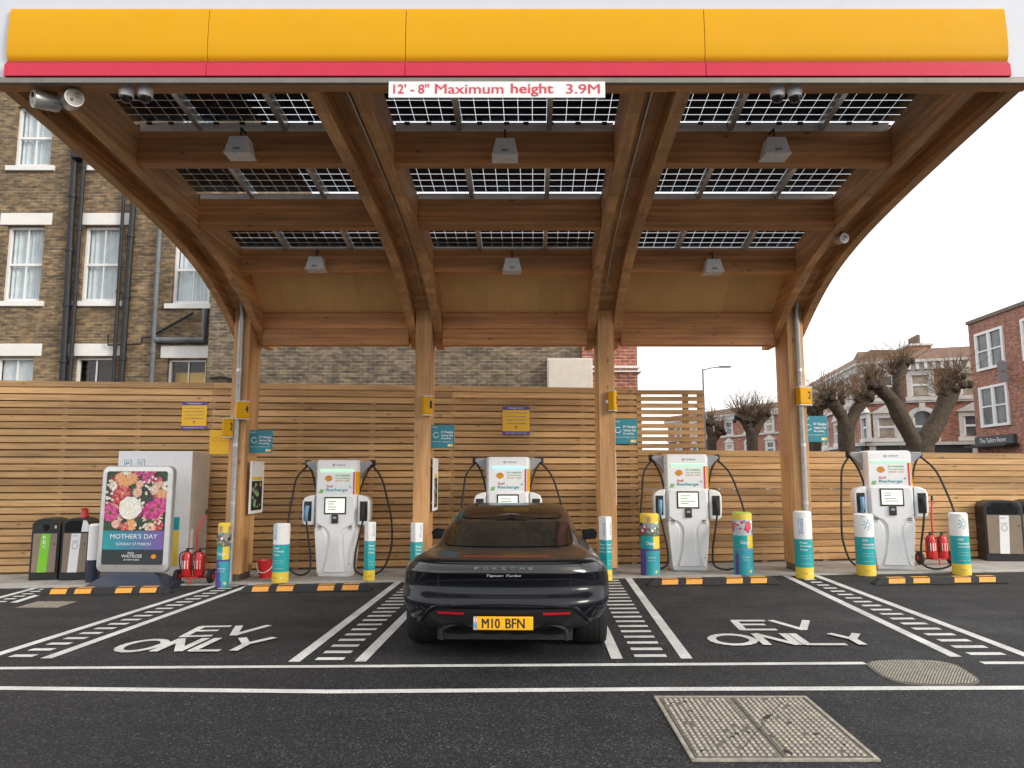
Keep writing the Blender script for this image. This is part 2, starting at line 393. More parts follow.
# ------------------------------------------------------------------ ground
xs = sorted(set([-600, -200, -80, -40, -25, -18]+[x*.5 for x in range(-28, 29)]+[18, 25, 40, 80, 200, 600]))
ys = sorted(set([-600, -100, -30, -10, -4, 0, 2]+[3+y*.5 for y in range(0, 24)]+[15, 18, 22, 30, 45, 80, 200, 900]))
g = MB(); nv = len(ys)
g.add([(x, y, H(x, y)) for x in xs for y in ys], [(i*nv+j, (i+1)*nv+j, (i+1)*nv+j+1, i*nv+j+1) for i in range(len(xs)-1) for j in range(nv-1)], 'asphalt')
structure(g.build('ground'))
def strip(mb, pts, m, z=.004, t=None):        # polygon of (x, y) quads draped on the ground
    mb.add([(x, y, H(x, y)+z) for x, y in pts], [tuple(range(len(pts)))], m)
KERB = 12.1
p = MB(); xx = [-21+i*.5 for i in range(85)]
for a, b_ in zip(xx[:-1], xx[1:]):
    for y0, y1 in ((KERB+.12, 12.9), (12.9, 13.5), (13.5, 16.4)):
        p.add([(a, y0, H(a, y0)+PAV), (b_, y0, H(b_, y0)+PAV), (b_, y1, H(b_, y1)+PAV), (a, y1, H(a, y1)+PAV)], [(0, 1, 2, 3)], 'paving')
structure(p.build('pavement'))
k = MB()
mat('kerb_stone', (.42, .41, .38), .8, var=.15, scale=10)
for a in [-21+i*.92 for i in range(46)]:
    b_ = a+.914
    k.add([(a, KERB, H(a, KERB)-.05), (b_, KERB, H(b_, KERB)-.05), (b_, KERB+.118, H(b_, KERB)-.05), (a, KERB+.118, H(a, KERB)-.05),
           (a, KERB, H(a, KERB)+PAV+.003), (b_, KERB, H(b_, KERB)+PAV+.003), (b_, KERB+.118, H(b_, KERB)+PAV+.003), (a, KERB+.118, H(a, KERB)+PAV+.003)],
          [(0, 3, 2, 1), (4, 5, 6, 7), (0, 1, 5, 4), (1, 2, 6, 5), (2, 3, 7, 6), (3, 0, 4, 7)], 'kerb_stone')
structure(k.build('kerb'))
# painted markings ------------------------------------------------------------
rm = MB()
def line(p0, p1, w, mb=rm, n=24, horiz=True):
    for i in range(n):
        a = p0+(p1-p0)*(i/n); c = p0+(p1-p0)*((i+1)/n)
        if horiz: d = Vector((w/2, 0, 0))
        else:
            t = (p1-p0).normalized(); d = Vector((-t.y, t.x, 0))*w/2
        strip(mb, [((a-d).x, (a-d).y), ((c-d).x, (c-d).y), ((c+d).x, (c+d).y), ((a+d).x, (a+d).y)], 'road_paint')
def toY(a, b_, y):                            # extend line a-b to depth y
    return a+(b_-a)*((y-a.y)/(b_.y-a.y))
bays = [((-3, 598.5), (44, 585.5), (-3, 608), (62, 587.5)), ((0, 654), (203, 590), (31, 664), (243, 588)), ((294, 662), (394, 585.5), (360, 662), (438, 583)),
        ((617, 659), (583.5, 582), (687, 659), (630, 580.5)), ((956, 657), (787, 576.5), (1030, 657), (815, 575.5))]
for a, b_, c, d in bays:
    A, B, Cc, D = G(*a), G(*b_), G(*c), G(*d)
    yn, yf = (A.y+Cc.y)/2, KERB-.01
    A, B, Cc, D = toY(A, B, yn), toY(A, B, yf), toY(Cc, D, yn), toY(Cc, D, yf)
    line(A, B, .105); line(Cc, D, .105)
    y = yn+.06
    while y < yf-.1:                           # ladder rungs between the two lines
        l, r_ = toY(A, B, y), toY(Cc, D, y); gp = (r_.x-l.x)*.5-.052-.085
        mx = (l.x+r_.x)/2; l2, r2 = toY(A, B, y+.1), toY(Cc, D, y+.1); mx2 = (l2.x+r2.x)/2; hw = max(.08, (r_.x-l.x)/2-.05-.12)
        strip(rm, [(mx-hw, y), (mx+hw, y), (mx2+hw, y+.1), (mx2-hw, y+.1)], 'road_paint'); y += .265
def hline(pts, w):
    q = [G(*t) for t in pts]
    for a, b_ in zip(q[:-1], q[1:]): line(a, b_, w, horiz=False)
hline([(-160, 669.5), (865, 663.5)], .085); hline([(982, 663.3), (1200, 663)], .085)
hline([(-160, 687), (0, 688.5), (330, 692), (660, 689.5), (1200, 687.5)], .10)
LET = {'E': [((0, 0), (0, 1)), ((0, 1), (.9, 1)), ((0, .55), (.75, .55)), ((0, 0), (.9, 0))], 'V': [((0, 1), (.5, 0)), ((.5, 0), (1, 1))],
       'N': [((0, 0), (0, 1)), ((0, 1), (.9, 0)), ((.9, 0), (.9, 1))], 'L': [((0, 1), (0, 0)), ((0, 0), (.9, 0))], 'Y': [((0, 1), (.5, .5)), ((1, 1), (.5, .5)), ((.5, .5), (.5, 0))]}
LET['O'] = [((.5+.5*math.cos(t*math.pi/9), .5+.5*math.sin(t*math.pi/9)), (.5+.5*math.cos((t+1)*math.pi/9), .5+.5*math.sin((t+1)*math.pi/9))) for t in range(18)]
def roadword(txt, bl, br, tr, tl, cols):
    q = [G(*c) for c in (bl, br, tr, tl)]; h = .004
    for ch, (u0, u1) in zip(txt, cols):
        for a, b_ in LET[ch]:
            pts = []
            for (u, v) in (a, b_):
                uu = u0+u*(u1-u0); s0 = q[0]+(q[1]-q[0])*uu; s1 = q[3]+(q[2]-q[3])*uu; pts.append(s0+(s1-s0)*v)
            t = (pts[1]-pts[0]); t.z = 0; t.normalize(); n = Vector((-t.y, t.x, 0))*.042; e = t*.02
            h += .0004
            pp = [pts[0]-n-e, pts[1]-n+e, pts[1]+n+e, pts[0]+n-e]
            strip(rm, [(v.x, v.y) for v in pp], 'road_paint', h)
roadword('EV', (183, 637), (248, 635), (268, 626), (202, 627), [(0, .46), (.56, 1.0)])
roadword('ONLY', (104, 652.5), (250, 651.5), (273, 639), (134, 640.5), [(.03, .29), (.34, .53), (.60, .80), (.78, 1.0)])
roadword('EV', (743, 630), (822, 630), (806, 621), (734, 621), [(0, .45), (.52, 1.0)])
roadword('ONLY', (716, 645.5), (876, 645.5), (856, 635), (708, 635), [(0, .27), (.32, .53), (.57, .83), (.83, 1.0)])
structure(rm.build('road_markings', smooth=0))
# ------------------------------------------------------------------ canopy
can = thing('canopy', 'curved timber canopy with solar roof and a yellow and red fascia over the charging bays', 'canopy', (0, 9, 0))
CO = (0, 9, 0)
SOF = curve([(6.62, 5.29), (8, 5.20), (9.1, 5.11), (10.3, 4.955), (11.2, 4.745), (11.9, 4.47), (12.45, 4.19), (12.9, 3.93)], 40)
EXT = curve([(6.62, 5.80), (8, 5.66), (9.1, 5.56), (10.5, 5.41), (11.6, 5.24), (12.5, 4.98), (13.05, 4.6), (13.22, 4.25), (13.25, 3.93)], 40)
AX = [(-4.57, -4.58), (-1.68, -1.50), (1.42, 1.59), (4.57, 4.80)]          # arch centre lines, x at y 6.7 and at y 12.5
def ax(i, y): a, b_ = AX[i]; return a+(b_-a)*(y-6.7)/5.8
HWD = (.27, .29, .29, .27)
def beam(i, o0, o1, lift=0):
    mb = MB(); n = len(SOF); vs = []
    for (y, z), (y2, z2) in zip(SOF, EXT):
        for yy, zz in ((y, z+lift), (y2, z2)):
            x = ax(i, min(yy, 12.6)); vs += [(x+o0, yy, zz), (x+o1, yy, zz)]
    fs = []
    for k_ in range(n-1):
        a, b_ = k_*4, k_*4+4
        fs += [(a, a+1, b_+1, b_), (a+2, b_+2, b_+3, a+3), (a, b_, b_+2, a+2), (a+1, a+3, b_+3, b_+1)]
    fs += [(0, 2, 3, 1), (n*4-4, n*4-3, n*4-1, n*4-2)]
    return mb.add(vs, fs, 'glulam_y')
POSTY = 12.35
posts = []
for i in range(4):
    beam(i, -HWD[i], -.145).build('arch_beam', can, CO, bevel=.006); beam(i, .145, HWD[i]).build('arch_beam', can, CO, bevel=.006)
    f_ = MB(); n = 40; vs = []
    for (y, z), (y2, z2) in zip(SOF[:-3], EXT[:-3]):
        x = ax(i, y); vs += [(x-.143, y, z+.22), (x+.143, y, z+.22), (x+.143, y2, z2-.02), (x-.143, y2, z2-.02)]
    q = len(vs)//4
    f_.add(vs, [(4*j+a, 4*j+(a+1) % 4, 4*j+4+(a+1) % 4, 4*j+4+a) for j in range(q-1) for a in range(4)], 'glulam_y')
    f_.build('arch_infill', can, CO)
    c_ = MB(); c_.tube([(ax(i, y)+(.03 if i < 2 else -.03), y, z+.205) for y, z in SOF[:-7]], .012, 'galvanised', 6); c_.build('conduit', can, CO)
    x = ax(i, 12.5)
    pm = MB()
    zb = H(x, 12.6)+.13
    pm.bx(x-.135, x+.135, POSTY, POSTY+.6, zb, 4.86, 'glulam_z')
    po = pm.build('post', can, CO, bevel=.008)
    bs = MB(); bs.bx(x-.115, x+.115, POSTY+.03, POSTY+.57, H(x, 12.6)+.0, zb-.001, 'grey_steel'); bs.bx(x-.125, x+.125, POSTY+.02, POSTY+.58, H(x, 12.6)+PAV, H(x, 12.6)+PAV+.015, 'grey_steel')
    bs.build('post_shoe', can, CO); posts.append(x)
    if i in (0, 3):                            # rainwater pipe on the face of the end posts
        pp = MB(); xp = x+(.005 if i == 0 else .02)
        pp.tube([(xp, POSTY-.06, H(x, 12.3)+PAV), (xp, POSTY-.06, 4.40), (xp+.0, POSTY-.16, 4.62)], .042, 'galvanised', 14)
        for z in (1.2, 2.15, 3.4): pp.lathe([(.05, z), (.05, z+.05)], 'galvanised', (xp, POSTY-.06, 0), 14); pp.bx(xp-.02, xp+.02, POSTY-.03, POSTY-.001, z, z+.05, 'galvanised')
        pp.build('rainwater_pipe', can, CO)
PUR = [(8.1, 5.22, 5.605), (9.8, 5.05, 5.45), (11.4, 4.87, 5.24)]
for y, z0, z1 in PUR:
    for i in range(3):
        pm = MB(); a, b_ = ax(i, y)+HWD[i]+.001, ax(i+1, y)-HWD[i+1]-.001
        pm.bx(a, b_, y, y+.16, z0, z1, 'glulam_x'); pm.build('purlin', can, CO, bevel=.006)
        gm = MB(); h = .105 if y < 9 else .08 if y < 11 else .03
        gm.bx(a, b_, y+.02, y+.09, z1+.002, z1+h, 'rail_pale'); gm.bx(a, b_, y+.0, y+.14, z1+h-.012, z1+h, 'rail_pale')
        for t in range(9 if y < 9 else 0):
            xx_ = a+(b_-a)*(t+.5)/9+random.uniform(-.04, .04); gm.bx(xx_-.03, xx_+.03, y-.012, y+.018, z1+h-.02, z1+h+.004, 'black_plastic')
        gm.build('panel_rail', can, CO)
for i in range(3):                             # back beam, two boards of glulam, and the plywood lining above it
    a, b_ = ax(i, 12.6)+HWD[i]+.001, ax(i+1, 12.6)-HWD[i+1]-.001
    pm = MB(); pm.bx(a, b_, 12.6, 12.8, 3.915, 4.195, 'glulam_x'); pm.bx(a, b_, 12.592, 12.8, 4.198, 4.48, 'glulam_x'); pm.build('back_beam', can, CO, bevel=.006)
    pl = MB(); x0, x1 = ax(i, 12)+HWD[i]-.03, ax(i+1, 12)-HWD[i+1]+.03; m_ = 6
    for t in range(m_):
        u0, u1 = x0+(x1-x0)*t/m_+.001, x0+(x1-x0)*(t+1)/m_-.001
        pl.prism([(u0, 11.565, 5.20), (u0, 12.70, 4.44), (u0, 12.70, 4.47), (u0, 11.565, 5.23)], (u1-u0, 0, 0), 'plywood')
    pl.build('plywood_lining', can, CO)
    fb = MB(); fb.bx(ax(i, 6.8)+HWD[i]+.001, ax(i+1, 6.8)-HWD[i+1]-.001, 6.63, 6.675, 5.285, 5.74, 'glulam_x'); fb.build('front_beam', can, CO, bevel=.006)
sb = MB(); sb.bx(ax(0, 6.6)-.27, ax(3, 6.6)+.27, 6.44, 6.615, 5.272, 5.295, 'glulam_x'); sb.build('fascia_soffit', can, CO)
# solar roof: modules of dark cells in clear glass, seen from below
RP = [(6.70, 5.86), (8.13, 5.72), (9.86, 5.56), (11.5, 5.29)]
for r_ in range(3):
    (ya, za), (yb, zb) = RP[r_], RP[r_+1]; ya += .05; yb -= .02
    for i in range(3):
        xm0, xm1 = ax(i, (ya+yb)/2), ax(i+1, (ya+yb)/2); w_ = (xm1-xm0)/3
        for t in range(3):
            def pt(u, v, dz=0):               # u across, v up the slope
                y = ya+(yb-ya)*v; a, b_ = ax(i, y), ax(i+1, y); x = a+(b_-a)*(t+.03+u*.94)/3; return (x, y, za+(zb-za)*v+dz)
            s_ = MB(); nx, ny = 6, 10
            s_.add([pt(0, 0), pt(1, 0), pt(1, 1), pt(0, 1)], [(0, 1, 2, 3)], 'panel_glass')
            for cx_ in range(nx):
                for cy_ in range(ny):
                    u0, u1, v0, v1 = (cx_+.016)/nx, (cx_+.984)/nx, (cy_+.05)/ny, (cy_+.95)/ny
                    s_.add([pt(u0, v0, .006), pt(u1, v0, .006), pt(u1, v1, .006), pt(u0, v1, .006), pt(u0, v0, .009), pt(u1, v0, .009), pt(u1, v1, .009), pt(u0, v1, .009)],
                           [(0, 1, 2, 3), (4, 7, 6, 5), (0, 4, 5, 1), (1, 5, 6, 2), (2, 6, 7, 3), (3, 7, 4, 0)], 'solar_cell')
            sp_ = s_.build('solar_panel', can, CO, smooth=0)
        for t in range(1, 3):
            ra = MB(); pts = []
            def rp(y, z, dx): a, b_ = ax(i, y), ax(i+1, y); return (a+(b_-a)*t/3+dx, y, z)
            ra.prism([rp(ya, za-.10, -.03), rp(ya, za-.10, .03), rp(ya, za+.03, .03), rp(ya, za+.03, -.03)], Vector(rp(yb, zb, 0))-Vector(rp(ya, za, 0)), 'aluminium')
            ra.build('panel_rail', can, CO)
# fascia
FX0, FX1, FY = -5.35, 5.35, 6.42
YX0, YX1 = P(5, 40, FY-.05).x, P(1010, 40, FY-.05).x
z_bot, z_red, z_y0, z_y1 = 5.285, P(512, 64, FY).z, P(512, 61.5, FY).z, P(512, 8.5, FY).z
f_ = MB(); f_.bx(FX0, FX1, FY+.02, FY+.16, z_bot+.03, 6.75, 'fascia_white'); fa = f_.build('fascia', can, CO, bevel=.01)
cuts = [YX0]+[P(px, 40, FY).x for px in (209, 406, 704)]+[YX1]
prof = [(0.012, z_y0), (-.012, z_y0+.03), (-.022, z_y0+.09), (-.027, z_y0+.17), (-.027, z_y0+.25), (-.025, z_y0+.36), (-.019, z_y1-.06), (-.012, z_y1-.01), (.012, z_y1)]
for a, b_ in zip(cuts[:-1], cuts[1:]):
    ym = MB(); pf = curve(prof, 22); x0, x1 = a+.003, b_-.003
    ym.prism([(x0, FY+y, z) for y, z in pf], (x1-x0, 0, 0), 'fascia_yellow'); ym.build('yellow_band', can, CO, smooth=40)
    rm_ = MB(); rm_.bx(x0, x1, FY-.035, FY+.012, z_red-.135, z_red-.012, 'fascia_red'); rm_.bx(x0, x1, FY-.012, FY+.014, z_red-.012, z_y0-.002, 'fascia_crimson'); rm_.build('red_band', can, CO, bevel=.003)
u_ = MB(); u_.bx(FX0, FX1, FY-.03, FY+.015, z_bot-.045, z_bot+.002, 'grey_steel'); u_.build('drip_edge', can, CO)
tm = MB(); tm.bx(ax(0, 6.6)-.27, ax(3, 6.6)+.27, FY+.17, FY+.185, 5.30, 6.0, 'grey_steel'); tm.build('fascia_backing', can, CO)
# height sign under the fascia
a, b_ = P(388.5, 97.5, FY-.05), P(605, 81.5, FY-.05)
sg = thing('height_sign', 'white maximum height 3.9M sign with red lettering hung under the fascia', 'sign', ((a.x+b_.x)/2, FY-.05, a.z)); so_ = sg.location.copy()
s_ = MB(); s_.bx(a.x, b_.x, FY-.05, FY-.035, a.z, b_.z, 'ink_white'); s_.build('board', sg, so_)
t_ = MB(); hh = b_.z-a.z; ww = b_.x-a.x; fx = lambda f0: a.x+ww*f0
t_.text("12' - 8''", fx(.022), a.z+hh*.24, ww*.165, hh*.60, FY-.0525, 'ink_red', bold=.022)
t_.text('Maximum', fx(.215), a.z+hh*.24, ww*.315, hh*.60, FY-.0525, 'ink_red', bold=.022)
t_.text('height', fx(.565), a.z+hh*.07, ww*.195, hh*.80, FY-.0525, 'ink_red', bold=.022)
t_.text('3.9M', fx(.82), a.z+hh*.24, ww*.155, hh*.60, FY-.0525, 'ink_red', bold=.022); t_.build('lettering', sg, so_, smooth=0)
# hanging lights -----------------------------------------------------------------
def light_proto():
    t = thing('hanging_light', '', 'light', (0, 0, 0)); m = MB()
    def fr(w0, w1, z0, z1, mt): 
        d0, d1 = w0*.8, w1*.8
        m.add([(-w0, -d0, z0), (w0, -d0, z0), (w0, d0, z0), (-w0, d0, z0), (-w1, -d1, z1), (w1, -d1, z1), (w1, d1, z1), (-w1, d1, z1)], [(0, 3, 2, 1), (4, 5, 6, 7), (0, 1, 5, 4), (1, 2, 6, 5), (2, 3, 7, 6), (3, 0, 4, 7)], mt)
    fr(.165, .12, .03, .25, 'charger_white'); m.build('housing', t, bevel=.015)
    b_ = MB(); b_.bx(-.17, .17, -.14, .14, 0, .028, 'charger_white'); b_.bx(-.045, .045, -.147, -.1405, .045, .075, 'charger_grey'); b_.build('rim', t, bevel=.005)
    r = MB(); r.tube([(0, 0, .25), (0, 0, .40)], .014, 'black_plastic', 8); r.tube([(0, 0, .398), (0, .2, .41)], .014, 'black_plastic', 8); r.build('stem', t); return t
lp = None
LS = .86
GL = 'box lights hanging from the canopy'
for px, py, y, lab in ((240, 157, 7.95, 'pale box light hanging nearest the left end post, close to the fascia'), (505, 159, 7.95, 'pale box light hanging right below the height sign'), (775, 158, 7.95, 'pale box light hanging below the right pair of dome cameras'),
                       (316, 271, 11.25, 'smaller looking box light at the back of the canopy, in the left bay'), (512, 272.5, 11.25, 'smaller looking box light at the back of the canopy, in the middle bay'), (713, 273.5, 11.25, 'smaller looking box light at the back of the canopy, in the right bay')):
    q = P(px, py, y)
    if lp is None: lp = light_proto(); lp.location = q; lp.scale = (LS, LS, LS); lp['label'] = lab; lp['group'] = GL
    else: dup(lp, q, lab, GL)
# cameras --------------------------------------------------------------------------
def dome():
    t = thing('dome_camera', '', 'security camera'); m = MB(); m.lathe([(.068, 0), (.07, -.02), (.062, -.09)], 'charger_white', seg=24); m.lathe([(.045, .03), (.045, 0)], 'charger_grey', seg=16); m.build('housing', t)
    d = MB(); d.lathe([(.055, -.09), (.050, -.115), (.036, -.135), (.012, -.143)], 'black_gloss', seg=24); d.build('dome', t); return t
dp = None
for px, lab in ((127, 'outer dome camera of the left pair under the fascia'), (146, 'inner dome camera of the left pair, nearer the height sign'), (777, 'inner dome camera of the right pair, nearer the height sign'), (794.5, 'outer dome camera of the right pair under the fascia')):
    q = P(px, 87, 6.55); q.z = 5.272
    if dp is None: dp = dome(); dp.location = q; dp['label'] = lab; dp['group'] = 'dome cameras under the fascia'
    else: dup(dp, q, lab, 'dome cameras under the fascia')
def bullet(px, py, y, rz, lab, r=.085, ln=.22, tilt=.16, up=.12):
    q = P(px, py, y); t = thing('bullet_camera', lab, 'security camera', q, rz); m = MB()
    rot = Matrix.Rotation(tilt, 3, 'X'); tr = lambda mb: setattr(mb, 'v', [tuple(rot @ Vector(v)) for v in mb.v])
    m.lathe([(r*.96, -ln/2), (r, -ln/2+.02), (r, ln/2-.02), (r*.9, ln/2)], 'charger_grey' if False else 'galvanised', axis='y', seg=24); tr(m); m.build('housing', t)
    f_ = MB(); f_.lathe([(r*.86, -ln/2-.004), (r*.86, -ln/2)], 'beige_panel', axis='y', seg=24); f_.lathe([(r*.28, -ln/2-.012), (r*.28, -ln/2-.003)], 'black_gloss', (r*.25, 0, r*.3), axis='y', seg=16); f_.lathe([(r*.16, -ln/2-.01), (r*.16, -ln/2-.003)], 'black_gloss', (-r*.25, 0, -r*.3), axis='y', seg=12); tr(f_); f_.build('lens_plate', t)
    b_ = MB(); b_.tube([(0, 0, r*.8), (0, .02, up)], .022, 'grey_steel', 8); b_.lathe([(.05, up), (.05, up+.02)], 'grey_steel', (0, .02, 0)); b_.build('bracket', t); return t
bullet(46, 101, 6.62, R(-38), 'grey bullet camera turned to the left at the left end of the fascia', up=.22)
bullet(72, 100, 6.62, R(42), 'grey bullet camera turned to the right beside the left end of the fascia', up=.22)
bullet(841, 239, 10.0, R(10), 'small round bullet camera fixed to the right end arch', r=.07, ln=.16, up=.13)
# ------------------------------------------------------------------ fences
FYY = 13.8
def fence(name, label, x0, x1, zb, zt, n, gap, postx, backing=None):
    t = thing(name, label, 'fence', ((x0+x1)/2, FYY, 0)); o_ = t.location.copy(); m = MB()
    brk = [x0]+[q for q in postx[1::3] if x0+.5 < q < x1-.5]+[x1]
    for i in range(n):
        for a, b_ in zip(brk[:-1], brk[1:]):
            a2, b2 = a+(.0015 if a > x0 else 0), b_-(.0015 if b_ < x1 else 0); j = random.uniform(-.003, .003); jy = random.uniform(-.003, .003)
            pts = []
            for x in (a2, b2):
                lo, hi = zb(x), zt(x); z0_ = lo+(hi-lo)*i/n+gap/2; z1_ = lo+(hi-lo)*(i+1)/n-gap/2; pts.append((x, z0_+j, z1_+j))
            m.add([(pts[0][0], FYY+jy, pts[0][1]), (pts[1][0], FYY+jy, pts[1][1]), (pts[1][0], FYY+jy, pts[1][2]), (pts[0][0], FYY+jy, pts[0][2])]+[(p_[0], FYY+.022+jy, z) for p_, z in ((pts[0], pts[0][1]), (pts[1], pts[1][1]), (pts[1], pts[1][2]), (pts[0], pts[0][2]))],
                  [(0, 1, 2, 3), (4, 7, 6, 5), (0, 4, 5, 1), (1, 5, 6, 2), (2, 6, 7, 3), (3, 7, 4, 0)], 'larch_slat')
    m.build('slat_panel', t, o_, smooth=0)
    if backing:                                # second row of slats behind the posts, set against the gaps
        bm_ = MB()
        for i in range(n+1):
            if i in backing: continue
            pts = [(x, zb(x)+(zt(x)-zb(x))*(i-.42)/n, zb(x)+(zt(x)-zb(x))*min(n-.1, i+.42)/n) for x in (x0, x1)]
            bm_.add([(p_[0], y_, z) for y_ in (FYY+.135, FYY+.157) for p_, z in ((pts[0], pts[0][1]), (pts[1], pts[1][1]), (pts[1], pts[1][2]), (pts[0], pts[0][2]))], [(0, 1, 2, 3), (4, 7, 6, 5), (0, 4, 5, 1), (1, 5, 6, 2), (2, 6, 7, 3), (3, 7, 4, 0)], 'larch_slat')
        bm_.build('rear_slats', t, o_, smooth=0)
    for x in postx:
        pm = MB(); pm.bx(x-.05, x+.05, FYY+.03, FYY+.13, H(x, FYY), zt(x)-.02, 'larch_slat'); pm.build('fence_post', t, o_)
    return t
fx_ = lambda px: P(px, 430, FYY).x
hz = lambda x: H(x, FYY)+.05
fence('slatted_fence', 'tall fence of horizontal larch slats standing in front of the brick buildings', fx_(-330), fx_(637), hz, lambda x: 3.46-.0125*(x+9), 27, .026, [fx_(px) for px in (-310, -233, -159, -85, -11, 63, 137, 211, 300, 372, 452, 532, 583, 632)], backing=(99,))
fence('slatted_fence', 'short raised fence section with open slats and white sky showing between them', fx_(637)+.003, fx_(704.5), lambda x: 2.16, lambda x: 3.29, 9, .042, [fx_(639.5), fx_(687), fx_(702)])
fence('slatted_fence', 'low fence of pale larch slats with street trees behind it', fx_(637)+.003, fx_(1380), hz, lambda x: 2.155-.010*(x-3), 17, .016, [fx_(px) for px in (640, 687, 760, 820, 880, 950, 1010, 1080, 1150, 1220, 1290, 1360)], backing=(5, 11))
# ------------------------------------------------------------------ bollards
def bentext(r):
    return lambda x, y, z: (r*math.sin(x/r), -r*math.cos(x/r), z)
def bollard(px, py, label, cat_group, kind, r=.135, h=.98, rz=0, text=None):
    q = G(px, py); q.z = H(q.x, q.y)+(PAV if q.y > KERB else 0)
    t = thing('bollard', label, 'bollard', q, rz, cat_group)
    if kind == 'square':
        for nm, z0_, z1_, mt in (('yellow_band', 0, .17, 'band_yellow'), ('teal_band', .17, .62, 'teal'), ('white_top', .62, h, 'ink_white')):
            m = MB(); m.bx(-r, r, -r, r, z0_+(.001 if z0_ else 0), z1_, mt); m.build(nm, t, bevel=.012)
        for face in (0, 1):
            l = MB(); fn = (lambda x, y, z: (x, -r-.002, z)) if face == 0 else (lambda x, y, z: (r+.002, x, z))
            l.text('Shell', -.07, 0, .19, .038, 0, 'ink_blue', fn=lambda x, y, z, fn=fn: fn(-z+.045, 0, .70+(x+.07)))
            for z, s_ in ((.54, 'Power'), (.485, 'Recharge'), (.43, 'Enjoy')): l.text(s_, -r*.75, z, min(r*1.4, .024*len(s_)), .034, 0, 'ink_white', fn=fn, bold=.02)
            for z in (.30, .25): l.text('rapid charging here', -r*.75, z, r*1.3, .016, 0, 'ink_white', fn=fn)
            l.text('Drive on', -r*.75, .07, r*1.0, .03, 0, 'ink_orange', fn=fn, bold=.01); l.build('lettering', t, smooth=0)
        return t
    def cyl(z0_, z1_, mt, nm, matf=None):
        m = MB(); zs = [z0_+(z1_-z0_)*k_/8 for k_ in range(9)] if matf else [z0_, z1_]
        m.lathe([(r, z) for z in zs], mt, seg=32, matf=matf); return m.build(nm, t)
    l = MB(); fn = bentext(r+.0015)
    if kind == 'teal':
        cyl(0, .17, 'band_yellow', 'yellow_band'); cyl(.171, .60, 'teal', 'teal_band'); m = MB(); m.lathe([(r, .601), (r, h-.02), (r-.02, h)], 'ink_white', seg=32); m.build('white_top', t)
        if text == 'sun':
            for k_ in range(8):
                a = k_*math.pi/4; c0, c1 = .045, .085; dx, dz = math.cos(a), math.sin(a); w_ = .006
                l.add([fn(c0*dx-w_*dz, 0, .79+c0*dz+w_*dx), fn(c0*dx+w_*dz, 0, .79+c0*dz-w_*dx), fn(c1*dx+w_*dz, 0, .79+c1*dz-w_*dx), fn(c1*dx-w_*dz, 0, .79+c1*dz+w_*dx)], [(0, 1, 2, 3)], 'ink_teal')
            for k_ in range(16):
                a, b_ = k_*math.pi/8, (k_+1)*math.pi/8
                l.add([fn(.028*math.cos(a), 0, .79+.028*math.sin(a)), fn(.036*math.cos(a), 0, .79+.036*math.sin(a)), fn(.036*math.cos(b_), 0, .79+.036*math.sin(b_)), fn(.028*math.cos(b_), 0, .79+.028*math.sin(b_))], [(0, 1, 2, 3)], 'ink_teal')
            l.text('Shell', -.10, .915, .06, .022, 0, 'ink_grey', fn=fn)
            for z, s_ in ((.53, '100%'), (.47, 'renewable'), (.415, 'electricity')): l.text(s_, -.10, z, .022*len(s_), .038, 0, 'ink_white', fn=fn, bold=.025)
        else:
            l.add([fn(x, 0, z) for x, z in ((-.11, .66), (-.045, .66), (-.045, .93), (-.11, .93))], [(0, 1, 2, 3)], 'ink_blue')
            fn2 = bentext(r+.0025); l.add([fn2(x, 0, z) for x, z in ((-.103, .668), (-.052, .668), (-.052, .922), (-.103, .922))], [(0, 1, 2, 3)], 'ink_white')
            fn3 = bentext(r+.0035); l.text('Shell', 0, 0, .22, .04, 0, 'ink_blue', fn=lambda x, y, z: fn3(-z-.058, 0, .685+x))
            for z, s_ in ((.53, 'Power'), (.475, 'Recharge'), (.42, 'Enjoy')): l.text(s_, -.10, z, .0225*len(s_), .038, 0, 'ink_white', fn=fn, bold=.025)
        for z in (.34, .30, .22): l.text('rapid charging for drivers', -.10, z, .17, .014, 0, 'ink_white', fn=fn)
        l.text('Drive on', -.09, .07, .09, .03, 0, 'ink_orange', fn=fn, bold=.01); l.text('+', .03, .06, .04, .04, 0, 'ink_white', fn=fn, bold=.03)
    else:
        cyl(0, .39, 'teal', 'lower_band', (lambda a, z: 'ink_purple' if 3.1 < a-(.39-z)*(1.6 if r < .12 else .2) < (4.35 if r < .12 else 4.05) else 'ink_teal') if kind == 'photo' else (lambda a, z: 'ink_purple' if 3.6 < a < 3.95 and z < .36 else 'ink_teal'))
        bt_ = MB(); bt_.lathe([(r, .391), (r, .42)], 'ink_purple' if kind == 'photo' else 'ink_blue', seg=32); bt_.build('purple_band', t)
        cyl(.421, .62, 'teal', 'teal_band', lambda a, z: 'band_yellow' if a > 4.9 and a < 6.1 else 'teal')
        pic = (lambda a, z: 'band_yellow' if z > .84 else 'print_moss' if z < .76 else 'ink_grey') if kind == 'photo' else (lambda a, z: 'ink_green' if z > .95 else 'band_yellow' if z > .87 else 'print_pale')
        m = MB(); m.lathe([(r, .621+k_*.043) for k_ in range(9)]+[(r-.02, .985)], 'band_yellow', seg=32, matf=pic); pb = m.build('picture_band', t)
        m = MB(); rd = random.Random(int(px)); pal = ['ink_skin', 'ink_white', 'ink_green', 'ink_black', 'ink_teal', 'ink_skin', 'ink_grey', 'petal_red'] if kind == 'photo' else ['ink_white', 'ink_grey', 'ink_red', 'ink_blue', 'petal_red', 'ink_white']
